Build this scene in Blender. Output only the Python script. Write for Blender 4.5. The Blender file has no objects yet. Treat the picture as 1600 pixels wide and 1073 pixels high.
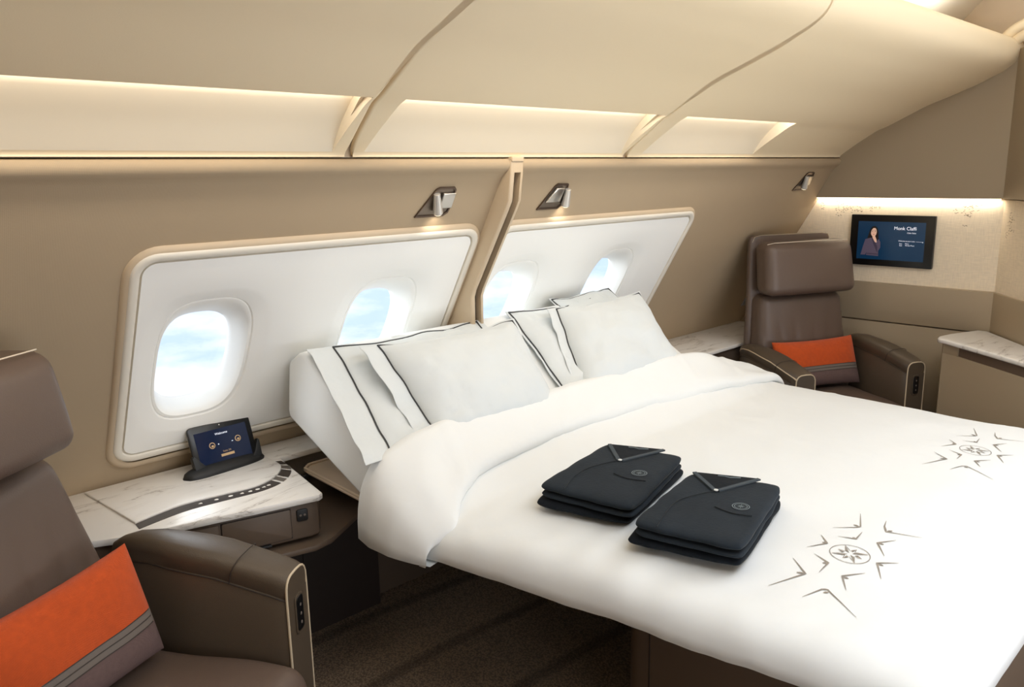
import bpy, bmesh, math, random
from mathutils import Vector, Matrix, noise
random.seed(7)
SC = bpy.context.scene
COL = SC.collection
PI = math.pi
sin, cos, rad = math.sin, math.cos, math.radians

# ------------------------------------------------------------------ helpers
def lerp(a, b, t): return a + (b - a) * t
def sstep(x, a, b):
    t = max(0.0, min(1.0, (x - a) / (b - a))); return t * t * (3 - 2 * t)
def interp(x, xs, ys):
    if x <= xs[0]: return ys[0]
    for i in range(len(xs) - 1):
        if x <= xs[i + 1]:
            return lerp(ys[i], ys[i + 1], (x - xs[i]) / (xs[i + 1] - xs[i]))
    return ys[-1]
def N3(x, y, z=0.0): return noise.noise(Vector((x, y, z)))

def lin(c):
    return tuple((v / 255 / 12.92) if v / 255 <= 0.04045 else ((v / 255 + 0.055) / 1.055) ** 2.4 for v in c)

def finish(me, sharp=32):
    me.update()

def obj(name, bm, mat, parent=None, sharp=35, smooth=True):
    """link bm as ONE mesh object. bm is in the parent's frame minus parent's translation chain (world at build time)"""
    bmesh.ops.remove_doubles(bm, verts=bm.verts, dist=1e-5)
    bmesh.ops.recalc_face_normals(bm, faces=bm.faces)
    ca = rad(sharp)
    for f in bm.faces: f.smooth = smooth
    for e in bm.edges:
        if len(e.link_faces) == 2:
            try:
                if e.calc_face_angle() > ca: e.smooth = False
            except ValueError: pass
        else: e.smooth = False
    off = Vector((0, 0, 0))
    p = parent
    while p is not None:
        off += Vector(p.location); p = p.parent
    origin = Vector((0, 0, 0))
    if parent is None and len(bm.verts):
        xs = [v.co.x for v in bm.verts]; ys = [v.co.y for v in bm.verts]; zs = [v.co.z for v in bm.verts]
        origin = Vector(((min(xs) + max(xs)) / 2, (min(ys) + max(ys)) / 2, min(zs)))
    bmesh.ops.translate(bm, verts=bm.verts, vec=-(off + origin))
    me = bpy.data.meshes.new(name); bm.to_mesh(me); bm.free()
    if mat is not None:
        for m in (mat if isinstance(mat, (list, tuple)) else [mat]): me.materials.append(m)
    o = bpy.data.objects.new(name, me); COL.objects.link(o)
    o.location = origin
    if parent is not None: o.parent = parent
    return o

def tag(o, label=None, cat=None, group=None, kind=None):
    if label: o['label'] = label
    if cat: o['category'] = cat
    if group: o['group'] = group
    if kind: o['kind'] = kind
    return o

def thing(name, loc, label, cat, group=None):
    o = bpy.data.objects.new(name, None); COL.objects.link(o)
    o.location = loc; o.empty_display_size = 0.1
    return tag(o, label, cat, group)

def struct(name, bm, mat, label=None, **k):
    o = obj(name, bm, mat, **k); o['kind'] = 'structure'
    if label: o['label'] = label
    return o

def BM(): return bmesh.new()

def join(bm, other):
    me = bpy.data.meshes.new('tmp'); other.to_mesh(me); other.free()
    bm.from_mesh(me); bpy.data.meshes.remove(me)

def box(bm, x0, x1, y0, y1, z0, z1, bev=0.0, seg=3):
    b = BM()
    bmesh.ops.create_cube(b, size=1)
    for v in b.verts:
        v.co = Vector((lerp(x0, x1, v.co.x + .5), lerp(y0, y1, v.co.y + .5), lerp(z0, z1, v.co.z + .5)))
    if bev > 0:
        bmesh.ops.bevel(b, geom=list(b.edges), offset=bev, segments=seg, profile=0.5, affect='EDGES', clamp_overlap=True)
    join(bm, b)

def prism(bm, pts, z0, z1, bev=0.0, seg=2, M=None):
    """polygon pts [(a,b)] extruded in the third axis; M maps (a,b,c) to world"""
    b = BM()
    lo = [b.verts.new((p[0], p[1], z0)) for p in pts]
    hi = [b.verts.new((p[0], p[1], z1)) for p in pts]
    b.faces.new(lo[::-1]); b.faces.new(hi)
    n = len(pts)
    for i in range(n):
        b.faces.new((lo[i], lo[(i + 1) % n], hi[(i + 1) % n], hi[i]))
    bmesh.ops.recalc_face_normals(b, faces=b.faces)
    if bev > 0:
        hs = set(hi); ls = set(lo)
        ee = [e for e in b.edges if (e.verts[0] in hs and e.verts[1] in hs) or (e.verts[0] in ls and e.verts[1] in ls)]
        bmesh.ops.bevel(b, geom=ee, offset=bev, segments=seg, profile=0.5, affect='EDGES', clamp_overlap=True)
    if M is not None: bmesh.ops.transform(b, matrix=M, verts=b.verts)
    join(bm, b)

def grid(bm, rows, closed_u=False, closed_v=False, skip=None, cap=False):
    vs = [[bm.verts.new(p) for p in r] for r in rows]
    nr, nc = len(vs), len(vs[0])
    for i in range(nr if closed_u else nr - 1):
        for j in range(nc if closed_v else nc - 1):
            if skip and skip(i, j): continue
            a, b = vs[i][j], vs[i][(j + 1) % nc]
            c, d = vs[(i + 1) % nr][(j + 1) % nc], vs[(i + 1) % nr][j]
            try: bm.faces.new((a, b, c, d))
            except ValueError: pass
    if cap:
        for r in (vs[0], vs[-1]):
            try: bm.faces.new(r)
            except ValueError: pass
    return vs

def tube(bm, pts, r, n=8, closed=False, cap=True):
    pts = [Vector(p) for p in pts]
    rr = r if isinstance(r, (list, tuple)) else [r] * len(pts)
    rows = []; up = None
    m = len(pts)
    for i, p in enumerate(pts):
        if closed: t = pts[(i + 1) % m] - pts[i - 1]
        else: t = pts[min(i + 1, m - 1)] - pts[max(i - 1, 0)]
        if t.length < 1e-9: t = Vector((1, 0, 0))
        t.normalize()
        if up is None:
            up = Vector((0, 0, 1)) if abs(t.z) < .9 else Vector((1, 0, 0))
        s = t.cross(up)
        if s.length < 1e-6: s = t.cross(Vector((0, 1, 0.1)))
        s.normalize(); up = s.cross(t).normalized()
        rows.append([p + (s * cos(2 * PI * k / n) + up * sin(2 * PI * k / n)) * rr[i] for k in range(n)])
    grid(bm, rows, closed_u=closed, closed_v=True, cap=cap and not closed)

def lathe(bm, prof, axis_o, M=None, n=32):
    """prof [(r,h)] around z at axis_o"""
    b = BM()
    rows = [[Vector((r * cos(2 * PI * k / n), r * sin(2 * PI * k / n), h)) for k in range(n)] for r, h in prof]
    grid(b, rows, closed_v=True, cap=True)
    if M is not None: bmesh.ops.transform(b, matrix=M, verts=b.verts)
    bmesh.ops.translate(b, verts=b.verts, vec=Vector(axis_o))
    join(bm, b)

def frame(o, X, Y):
    X = Vector(X).normalized(); Y = Vector(Y); Y = (Y - X * X.dot(Y)).normalized(); Z = X.cross(Y)
    M = Matrix((X, Y, Z)).transposed().to_4x4(); M.translation = Vector(o); return M

def rrect(x0, x1, y0, y1, r, n=6):
    out = []
    for cx, cy, a0 in ((x1 - r, y1 - r, 0), (x0 + r, y1 - r, 90), (x0 + r, y0 + r, 180), (x1 - r, y0 + r, 270)):
        for k in range(n + 1):
            a = rad(a0 + 90 * k / n); out.append((cx + r * cos(a), cy + r * sin(a)))
    return out

def cushion(bm, cx, cy, cz, w, d, h, n=5.0, m=2.6, res=40, f=None):
    """soft box: superellipse in plan (w,d half sizes), thickness h half"""
    rows = []
    NV = 18
    for i in range(NV + 1):
        ph = -PI / 2 + PI * i / NV
        cp, sp = cos(ph), sin(ph)
        rp = abs(cp) ** (2 / m); zp = math.copysign(abs(sp) ** (2 / m), sp)
        row = []
        for k in range(res):
            a = 2 * PI * k / res
            ca, sa = cos(a), sin(a)
            x = math.copysign(abs(ca) ** (2 / n), ca) * rp * w
            y = math.copysign(abs(sa) ** (2 / n), sa) * rp * d
            z = zp * h
            p = Vector((x, y, z))
            if f: p = f(p)
            row.append(p + Vector((cx, cy, cz)))
        rows.append(row)
    grid(bm, rows, closed_v=True)

def sbox(bm, w, d, h, r, f=None, nu=28, nv=22, nz=6):
    """rounded box (half sizes) as gridded faces, deformable with f"""
    b = BM()
    bmesh.ops.create_cube(b, size=2)
    bmesh.ops.subdivide_edges(b, edges=list(b.edges), cuts=41, use_grid_fill=True)
    for v in b.verts:
        # remap with denser edges
        q = Vector([math.copysign(1 - (1 - abs(c)) ** 1.0, c) for c in v.co])
        p = Vector((q.x * w, q.y * d, q.z * h))
        inner = Vector((max(-w + r, min(w - r, p.x)), max(-d + r, min(d - r, p.y)), max(-h + r, min(h - r, p.z))))
        dl = p - inner
        if dl.length > 1e-9:
            # push outward to rounded surface
            dd = Vector([x for x in dl]); m = max(abs(dd.x), abs(dd.y), abs(dd.z))
            if dd.length > 0: p = inner + dd.normalized() * r if m > r * .999 else p
        v.co = f(p) if f else p
    join(bm, b)

def smooth_pts(P, n=6):
    P = [Vector((*p, 0)) if len(p) == 2 else Vector(p) for p in P]; out = []
    for i in range(len(P) - 1):
        p0, p1, p2, p3 = P[max(i - 1, 0)], P[i], P[i + 1], P[min(i + 2, len(P) - 1)]
        for k in range(n):
            u = k / n
            out.append(.5 * ((2 * p1) + (-p0 + p2) * u + (2 * p0 - 5 * p1 + 4 * p2 - p3) * u * u + (-p0 + 3 * p1 - 3 * p2 + p3) * u ** 3))
    out.append(P[-1]); return out
smooth_pts0 = smooth_pts
def xf(bm, M):
    bmesh.ops.transform(bm, matrix=M, verts=bm.verts); return bm

# ------------------------------------------------------------------ materials
class NT:
    def __init__(s, name):
        s.m = bpy.data.materials.new(name); s.m.use_nodes = True
        s.t = s.m.node_tree; s.n = s.t.nodes; s.l = s.t.links
        s.b = s.n['Principled BSDF']
    def new(s, t, **k):
        x = s.n.new(t)
        for a, v in k.items():
            if a in x.inputs: x.inputs[a].default_value = v
            else: setattr(x, a, v)
        return x
    def link(s, a, b): s.l.new(a, b)

def setp(b, **k):
    for a, v in k.items():
        a = a.replace('_', ' ')
        if a in b.inputs: b.inputs[a].default_value = v

def mat(name, rgb, rough=.5, metal=0.0, spec=.5, bump=None, bd=.002, sheen=0, coat=0, var=None, emit=None, srgb=True):
    c = lin(rgb) if srgb else rgb
    nt = NT(name)
    nt.b.inputs['Base Color'].default_value = (*c, 1)
    setp(nt.b, Roughness=rough, Metallic=metal)
    nt.b.inputs['Specular IOR Level'].default_value = spec
    if sheen:
        nt.b.inputs['Sheen Weight'].default_value = sheen; nt.b.inputs['Sheen Roughness'].default_value = .4
    if coat: nt.b.inputs['Coat Weight'].default_value = coat
    tc = nt.new('ShaderNodeTexCoord')
    if var:  # (scale, amount)
        nz = nt.new('ShaderNodeTexNoise'); nz.inputs['Scale'].default_value = var[0]; nz.inputs['Detail'].default_value = 4
        nt.link(tc.outputs['Object'], nz.inputs['Vector'])
        mp = nt.new('ShaderNodeMapRange'); mp.inputs['To Min'].default_value = 1 - var[1]; mp.inputs['To Max'].default_value = 1 + var[1]
        nt.link(nz.outputs['Fac'], mp.inputs['Value'])
        hs = nt.new('ShaderNodeHueSaturation'); hs.inputs['Color'].default_value = (*c, 1)
        nt.link(mp.outputs['Result'], hs.inputs['Value']); nt.link(hs.outputs['Color'], nt.b.inputs['Base Color'])
    if bump:  # list of (kind, scale, strength)
        prev = None
        for kind, sc_, st in bump:
            if kind == 'noise':
                tx = nt.new('ShaderNodeTexNoise'); tx.inputs['Scale'].default_value = sc_; tx.inputs['Detail'].default_value = 3; out = tx.outputs['Fac']
                nt.link(tc.outputs['Object'], tx.inputs['Vector'])
            elif kind == 'voronoi':
                tx = nt.new('ShaderNodeTexVoronoi'); tx.inputs['Scale'].default_value = sc_; out = tx.outputs['Distance']
                nt.link(tc.outputs['Object'], tx.inputs['Vector'])
            elif kind == 'weave':
                w = []
                for d in ('X', 'Z'):
                    wv = nt.new('ShaderNodeTexWave'); wv.bands_direction = d; wv.inputs['Scale'].default_value = sc_; wv.inputs['Distortion'].default_value = 1.5
                    wv.inputs['Detail'].default_value = 1
                    nt.link(tc.outputs['Object'], wv.inputs['Vector']); w.append(wv)
                mx = nt.new('ShaderNodeMath'); mx.operation = 'ADD'
                nt.link(w[0].outputs['Fac'], mx.inputs[0]); nt.link(w[1].outputs['Fac'], mx.inputs[1]); out = mx.outputs[0]
            bp = nt.new('ShaderNodeBump'); bp.inputs['Strength'].default_value = st; bp.inputs['Distance'].default_value = bd
            nt.link(out, bp.inputs['Height'])
            if prev: nt.link(prev.outputs['Normal'], bp.inputs['Normal'])
            prev = bp
        nt.link(prev.outputs['Normal'], nt.b.inputs['Normal'])
    if emit:
        nt.b.inputs['Emission Color'].default_value = (*lin(emit[0]), 1); nt.b.inputs['Emission Strength'].default_value = emit[1]
    return nt.m

M_ceil = mat('ceiling_liner', (240, 221, 186), .55, bump=[('noise', 300, .06)])
M_cove = mat('cove_liner', (216, 205, 184), .5)
M_wall = mat('wall_fabric', (172, 152, 124), .8, bump=[('weave', 180, .12)], var=(6, .03))
M_trimw = mat('window_liner', (246, 245, 240), .45)
M_trimw2 = mat('panel_rim', (224, 217, 203), .45)
M_trimb = mat('beige_trim', (196, 176, 148), .45)
M_slot = mat('slot_dark', (74, 60, 48), .6)
M_taupe = mat('taupe_panel', (162, 145, 120), .55, bump=[('noise', 500, .05)])
M_taupe2 = mat('console_brown', (98, 82, 68), .5, bump=[('noise', 400, .06)])
M_dark = mat('dark_brown', (50, 40, 34), .6)
M_black = mat('black_plastic', (16, 16, 17), .28)
M_blackm = mat('black_matte', (24, 24, 24), .5)
M_leather = mat('brown_leather', (96, 80, 70), .42, bump=[('voronoi', 420, .12), ('noise', 14, .35)])
M_leather2 = mat('arm_leather', (80, 68, 55), .42, bump=[('voronoi', 420, .10)])
M_pipe = mat('beige_piping', (196, 178, 150), .5)
M_stitch = mat('stitching', (214, 200, 180), .7)
M_orange = mat('orange_fabric', (196, 76, 16), .85, sheen=.1, bump=[('weave', 230, .5)], var=(60, .16))
M_greyband = mat('grey_band', (110, 100, 92), .6, bump=[('voronoi', 400, .1)])
M_mauve = mat('mauve_fabric', (104, 82, 78), .8, bump=[('weave', 230, .4)], var=(80, .14))
M_linen = mat('white_linen', (228, 230, 229), .75, sheen=.15, bd=.010, bump=[('noise', 9, .22), ('noise', 3.5, .5)])
M_pillow = mat('pillow_cotton', (208, 213, 214), .75, sheen=.15, bd=.010, bump=[('noise', 12, .22), ('noise', 5, .5)])
M_ink = mat('dark_piping', (58, 60, 62), .7)
M_embr = mat('taupe_thread', (142, 134, 124), .7)
M_steel = mat('brushed_steel', (200, 196, 190), .28, metal=1.0)
M_steelw = mat('satin_white_metal', (225, 222, 216), .25, metal=.6)
M_charcoal = mat('charcoal_jersey', (37, 43, 49), .95, spec=.15, sheen=.06, bump=[('noise', 120, .35), ('noise', 14, .7)], var=(14, .35))
M_charcoal2 = mat('charcoal_jersey_dark', (25, 29, 34), .95, spec=.15, sheen=.05, bump=[('noise', 120, .35), ('noise', 14, .7)], var=(14, .3))
M_band = mat('charcoal_rib', (62, 70, 76), .9, bump=[('noise', 200, .3)])
M_stitchd = mat('charcoal_seam', (28, 32, 36), .9)
M_embg = mat('grey_thread', (112, 122, 126), .8)
M_button = mat('pale_button', (214, 216, 214), .4)
M_tray = mat('tray_beige', (206, 184, 158), .4)
M_led = mat('led_strip', (255, 240, 214), .5, emit=((255, 232, 196), 4))
M_white_em = mat('white_text', (225, 230, 240), .5, emit=((225, 230, 240), .6))
M_gold_em = mat('gold_mark', (178, 148, 108), .5, emit=((178, 148, 108), .35))
M_skin = mat('print_skin', (226, 184, 160), .6, emit=((226, 184, 160), .3))
M_hair = mat('print_hair', (28, 16, 14), .6)
M_jack = mat('print_jacket', (88, 78, 98), .6, emit=((88, 78, 98), .25))
M_jack2 = mat('print_lapel', (64, 56, 76), .6, emit=((64, 56, 76), .2))
M_lip = mat('print_lips', (186, 96, 92), .6, emit=((186, 96, 92), .2))
M_screen = mat('navy_screen', (10, 44, 70), .2, emit=((10, 46, 76), .45))
M_tscreen = mat('tablet_screen', (8, 22, 48), .15, emit=((8, 24, 56), .35))
M_bluescr = mat('blue_screen', (120, 140, 200), .2, emit=((130, 150, 215), .9))
M_grey = mat('grey_plastic', (150, 150, 156), .4)
M_stripsil = mat('strip_silver', (150, 142, 134), .3, metal=.7)
M_stripblk = mat('strip_black', (58, 50, 46), .3)
M_icon = mat('icon_white', (220, 216, 208), .5, emit=((220, 216, 208), .25))
M_dots = mat('perforation', (148, 128, 104), .7)

def marble():
    nt = NT('marble')
    tc = nt.new('ShaderNodeTexCoord')
    mp = nt.new('ShaderNodeMapping'); mp.inputs['Scale'].default_value = (1.0, 3.4, 3.4); mp.inputs['Rotation'].default_value = (0, 0, .35)
    nt.link(tc.outputs['Object'], mp.inputs['Vector'])
    n1 = nt.new('ShaderNodeTexNoise'); n1.inputs['Scale'].default_value = 2.4; n1.inputs['Detail'].default_value = 7; n1.inputs['Roughness'].default_value = .62; n1.inputs['Distortion'].default_value = .9
    nt.link(mp.outputs['Vector'], n1.inputs['Vector'])
    # ridge : |n-.5|
    s = nt.new('ShaderNodeMath'); s.operation = 'SUBTRACT'; s.inputs[1].default_value = .5; nt.link(n1.outputs['Fac'], s.inputs[0])
    a = nt.new('ShaderNodeMath'); a.operation = 'ABSOLUTE'; nt.link(s.outputs[0], a.inputs[0])
    r = nt.new('ShaderNodeValToRGB')
    e = r.color_ramp.elements
    e[0].position = 0.0; e[0].color = (*lin((176, 168, 160)), 1)
    e[1].position = .012; e[1].color = (*lin((228, 223, 216)), 1)
    x = r.color_ramp.elements.new(.09); x.color = (*lin((238, 234, 228)), 1)
    nt.link(a.outputs[0], r.inputs['Fac'])
    n2 = nt.new('ShaderNodeTexNoise'); n2.inputs['Scale'].default_value = 5; nt.link(mp.outputs['Vector'], n2.inputs['Vector'])
    mx = nt.new('ShaderNodeMix'); mx.data_type = 'RGBA'; mx.inputs[7].default_value = (*lin((238, 234, 228)), 1)
    rr = nt.new('ShaderNodeMapRange'); rr.inputs['From Min'].default_value = .40; rr.inputs['From Max'].default_value = .52
    nt.link(n2.outputs['Fac'], rr.inputs['Value']); nt.link(rr.outputs['Result'], mx.inputs[0]); nt.link(r.outputs['Color'], mx.inputs[6])
    nt.link(mx.outputs[2], nt.b.inputs['Base Color'])
    setp(nt.b, Roughness=.25)
    return nt.m
M_marble = marble()

def carpet():
    nt = NT('carpet')
    tc = nt.new('ShaderNodeTexCoord')
    vo = nt.new('ShaderNodeTexVoronoi'); vo.inputs['Scale'].default_value = 160
    nt.link(tc.outputs['Object'], vo.inputs['Vector'])
    r = nt.new('ShaderNodeMapRange'); r.inputs['From Max'].default_value = .7; r.inputs['To Min'].default_value = 1.3; r.inputs['To Max'].default_value = .5
    nt.link(vo.outputs['Distance'], r.inputs['Value'])
    # large sweeping darker lines
    wv = nt.new('ShaderNodeTexWave'); wv.wave_type = 'RINGS'; wv.inputs['Scale'].default_value = .9; wv.inputs['Distortion'].default_value = 3.5; wv.inputs['Detail'].default_value = .3; wv.inputs['Detail Scale'].default_value = .6
    nt.link(tc.outputs['Object'], wv.inputs['Vector'])
    r2 = nt.new('ShaderNodeMapRange'); r2.inputs['From Min'].default_value = .9; r2.inputs['From Max'].default_value = 1.0; r2.inputs['To Min'].default_value = 1; r2.inputs['To Max'].default_value = .55
    nt.link(wv.outputs['Fac'], r2.inputs['Value'])
    m = nt.new('ShaderNodeMath'); m.operation = 'MULTIPLY'; nt.link(r.outputs['Result'], m.inputs[0]); nt.link(r2.outputs['Result'], m.inputs[1])
    hs = nt.new('ShaderNodeHueSaturation'); hs.inputs['Color'].default_value = (*lin((150, 128, 106)), 1)
    nt.link(m.outputs[0], hs.inputs['Value']); nt.link(hs.outputs['Color'], nt.b.inputs['Base Color'])
    setp(nt.b, Roughness=.95)
    bp = nt.new('ShaderNodeBump'); bp.inputs['Strength'].default_value = .6; bp.inputs['Distance'].default_value = .004
    nt.link(vo.outputs['Distance'], bp.inputs['Height']); nt.link(bp.outputs['Normal'], nt.b.inputs['Normal'])
    return nt.m
M_carpet = carpet()

def weave_panel():
    nt = NT('cream_woven_wallcovering')
    tc = nt.new('ShaderNodeTexCoord')
    cols = []
    for sc_ in ((1, 1, 14), (1, 14, 1)):
        mp = nt.new('ShaderNodeMapping'); mp.inputs['Scale'].default_value = sc_
        nt.link(tc.outputs['Object'], mp.inputs['Vector'])
        n = nt.new('ShaderNodeTexNoise'); n.inputs['Scale'].default_value = 22; n.inputs['Detail'].default_value = 3
        nt.link(mp.outputs['Vector'], n.inputs['Vector']); cols.append(n)
    a = nt.new('ShaderNodeMath'); a.operation = 'ADD'
    nt.link(cols[0].outputs['Fac'], a.inputs[0]); nt.link(cols[1].outputs['Fac'], a.inputs[1])
    r = nt.new('ShaderNodeMapRange'); r.inputs['From Min'].default_value = .6; r.inputs['From Max'].default_value = 1.4; r.inputs['To Min'].default_value = .86; r.inputs['To Max'].default_value = 1.1
    nt.link(a.outputs[0], r.inputs['Value'])
    hs = nt.new('ShaderNodeHueSaturation'); hs.inputs['Color'].default_value = (*lin((240, 224, 198)), 1)
    nt.link(r.outputs['Result'], hs.inputs['Value']); nt.link(hs.outputs['Color'], nt.b.inputs['Base Color'])
    setp(nt.b, Roughness=.8)
    return nt.m
M_cream = weave_panel()

def glass():
    nt = NT('window_glass')
    nt.n.remove(nt.b)
    out = nt.n['Material Output']
    tr = nt.new('ShaderNodeBsdfTransparent'); tr.inputs['Color'].default_value = (.97, .98, .99, 1)
    gl = nt.new('ShaderNodeBsdfGlossy'); gl.inputs['Roughness'].default_value = .03
    mx = nt.new('ShaderNodeMixShader')
    mx.inputs[0].default_value = .03; nt.link(tr.outputs[0], mx.inputs[1]); nt.link(gl.outputs[0], mx.inputs[2])
    nt.link(mx.outputs[0], out.inputs['Surface'])
    return nt.m
M_glass = glass()

# ------------------------------------------------------------------ world: cloudy bright sky seen from altitude
w = bpy.data.worlds.new('World'); SC.world = w; w.use_nodes = True
t = w.node_tree; bg = t.nodes['Background']
tc = t.nodes.new('ShaderNodeTexCoord')
mp = t.nodes.new('ShaderNodeMapping'); mp.inputs['Scale'].default_value = (1, 1, 3.2)
nz = t.nodes.new('ShaderNodeTexNoise'); nz.inputs['Scale'].default_value = 5; nz.inputs['Detail'].default_value = 6; nz.inputs['Roughness'].default_value = .55
rp = t.nodes.new('ShaderNodeValToRGB')
rp.color_ramp.elements[0].position = .40; rp.color_ramp.elements[0].color = (*lin((192, 214, 242)), 1)
rp.color_ramp.elements[1].position = .62; rp.color_ramp.elements[1].color = (*lin((250, 252, 255)), 1)
t.links.new(tc.outputs['Generated'], mp.inputs['Vector']); t.links.new(mp.outputs['Vector'], nz.inputs['Vector'])
t.links.new(nz.outputs['Fac'], rp.inputs['Fac']); t.links.new(rp.outputs['Color'], bg.inputs['Color'])
bg.inputs['Strength'].default_value = 1.4

# ------------------------------------------------------------------ camera
F, CX, CY = 1247.0, 800.0, 536.5
vx, vy = (2130, 246), (-423, 293)
cX = Vector((vx[0] - CX, CY - vx[1], -F)).normalized()
cY = Vector((vy[0] - CX, CY - vy[1], -F)); cY = (cY - cX * cX.dot(cY)).normalized()
cZ = cX.cross(cY)
R = Matrix((cX, cY, cZ))          # rows: world axes in camera space -> maps camera vec to world
cam = bpy.data.cameras.new('camera'); co = bpy.data.objects.new('camera', cam); COL.objects.link(co)
Mw = R.to_4x4(); Mw.translation = Vector((0, 0, 1.55)); co.matrix_world = Mw
cam.sensor_width = 36; cam.lens = 36 * F / 1600; cam.clip_start = .02
SC.camera = co

# ------------------------------------------------------------------ setting: side wall, windows
WY0, WZ0, WY1, WZ1 = 2.49, .65, 1.953, 1.56          # the lining is one leaning plane in this range
def wy(z): return WY0 + (z - WZ0) * (WY1 - WY0) / (WZ1 - WZ0)
Sd = Vector((0, WY1 - WY0, WZ1 - WZ0)).normalized()   # up the slope
Nn = Vector((0, -Sd.z, Sd.y))                         # into the room
def WP(x, s, d=0.0):                                  # wall-plane point; s measured along slope from z=.65, d into room
    return Vector((x, WY0, WZ0)) + Sd * s + Nn * d
def s_of(z): return (z - WZ0) / Sd.z
XR = 4.40                                             # behind far bulkhead
PX0, PX1 = .685, 1.83                                 # left window panel
QX0, QX1 = 1.92, 3.14
SZ0, SZ1 = s_of(.735), s_of(1.372)
bm = BM()
prof = [(2.50, 0, 0), (2.50, .6, 0), (WY0, WZ0, 1)]
zb = [.65, .76, 1.355, 1.46, 1.538]
pts = [(2.50, 0.0), (2.497, .6)] + [(wy(z), z) for z in zb] + [(1.947, 1.553), (1.933, 1.562), (1.926, 1.574), (1.926, 1.586), (1.932, 1.595), (1.945, 1.598), (2.25, 1.600)]
xs = [-.9, PX0 + .02, PX1 - .02, QX0 + .02, QX1 - .02, XR]
rows = [[(x, y, z) for (y, z) in pts] for x in xs]
grid(bm, rows, skip=lambda i, j: j == 3 and i in (1, 3))
struct('wall_left', bm, M_wall, 'beige fabric side wall leaning inward with a rolled top edge', sharp=40)

def superloop(cx, cs, hw, hs, n, d, N=64, lean=0.0):
    out = []
    for k in range(N):
        a = 2 * PI * (k + .5) / N
        ca, sa = cos(a), sin(a)
        out.append(WP(cx + math.copysign(abs(ca) ** (2 / n), ca) * hw, cs + math.copysign(abs(sa) ** (2 / n), sa) * hs, d))
    return out
def cellloop(x0, x1, s0, s1, rl, rr_):
    """counter-clockwise boundary, corners on the left / right side rounded by rl / rr_"""
    out = []
    def corner(cx, cs, r, a0):
        if r <= 0: out.append((cx, cs)); return
        for k in range(8):
            a = rad(a0 + 90 * k / 7); out.append((cx + r * cos(a), cs + r * sin(a)))
    def side(a, b, n=14):
        for k in range(1, n): out.append((lerp(a[0], b[0], k / n), lerp(a[1], b[1], k / n)))
    corner(x1 - rr_, s1 - rr_, rr_, 0); side((x1 - rr_, s1), (x0 + rl, s1))
    corner(x0 + rl, s1 - rl, rl, 90); side((x0, s1 - rl), (x0, s0 + rl))
    corner(x0 + rl, s0 + rl, rl, 180); side((x0 + rl, s0), (x1 - rr_, s0))
    corner(x1 - rr_, s0 + rr_, rr_, 270); side((x1, s0 + rr_), (x1, s1 - rr_))
    return out
def polarloop(bd, cx, cs, hw, hs, n, d):
    out = []
    for x, s_ in bd:
        a = math.atan2(s_ - cs, x - cx)
        r = (abs(cos(a) / hw) ** n + abs(sin(a) / hs) ** n) ** (-1 / n)
        out.append(WP(cx + r * cos(a), cs + r * sin(a), d))
    return out

wcs = s_of(1.03)
def window_panel(name, x0, x1, centers, label, idx):
    # frame = outer rounded moulding; field = white panel with the window funnels
    D0 = .010
    bm = BM()
    def rr(inset, r, d):
        return [WP(a, b, d) for a, b in rrect(x0 + inset, x1 - inset, SZ0 + inset, SZ1 - inset, max(r, .004), 8)]
    loops = [rr(-.004, .069, -.004), rr(-.004, .069, .010), rr(0, .065, .0145), rr(.006, .059, .016), rr(.018, .047, .0145), rr(.0205, .0445, .012), rr(.0215, .0435, .002), rr(.0245, .0405, .002), rr(.027, .038, .010)]
    grid(bm, loops, closed_v=True)
    fr = struct(name, bm, M_trimw2, label, sharp=50)
    bm = BM()
    def rq(inset, r, d): return [WP(a, b, d) for a, b in rrect(x0 + inset, x1 - inset, SZ0 + inset - .022, SZ1 - inset, max(r, .004), 8)]
    grid(bm, [rq(-.020, .09, -.004), rq(-.018, .088, .004), rq(-.010, .08, .010), rq(.0, .07, .011), rq(.01, .06, .009)], closed_v=True)
    ob = obj('outer_lip', bm, M_trimb, fr, sharp=50)
    ob['label'] = 'beige outer lip'
    # field
    bm = BM()
    inx0, inx1, is0, is1 = x0 + .027, x1 - .027, SZ0 + .027, SZ1 - .027
    # boundaries between windows
    bounds = [inx0] + [(centers[i] + centers[i + 1]) / 2 for i in range(len(centers) - 1)] + [inx1]
    for i, cx in enumerate(centers):
        b0, b1 = bounds[i], bounds[i + 1]
        hw, hs = .140, .222
        bd = cellloop(b0, b1, is0, is1, .0375 if i == 0 else 0, .0375 if i == len(centers) - 1 else 0)
        L = [[WP(x, s_, D0) for x, s_ in bd]]
        for g, g2, dd in ((.056, .046, 0), (.045, .033, -.003), (.018, .015, -.009), (.004, .004, -.013), (0, 0, -.018)):
            L.append(polarloop(bd, cx, wcs, hw + g, hs + g2, 3.2, D0 + dd))
        grid(bm, L, closed_v=True)
    fld = obj('window_surround', bm, M_trimw, fr, sharp=30)
    fld['label'] = 'white inner surround panel'
    return fr
window_panel('trim_1', PX0, PX1, [.915, 1.515], 'white moulded panel around the two nearer windows', 0)
window_panel('trim_2', QX0, QX1, [2.115, 2.715], 'white moulded panel around the two farther windows', 2)
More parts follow.
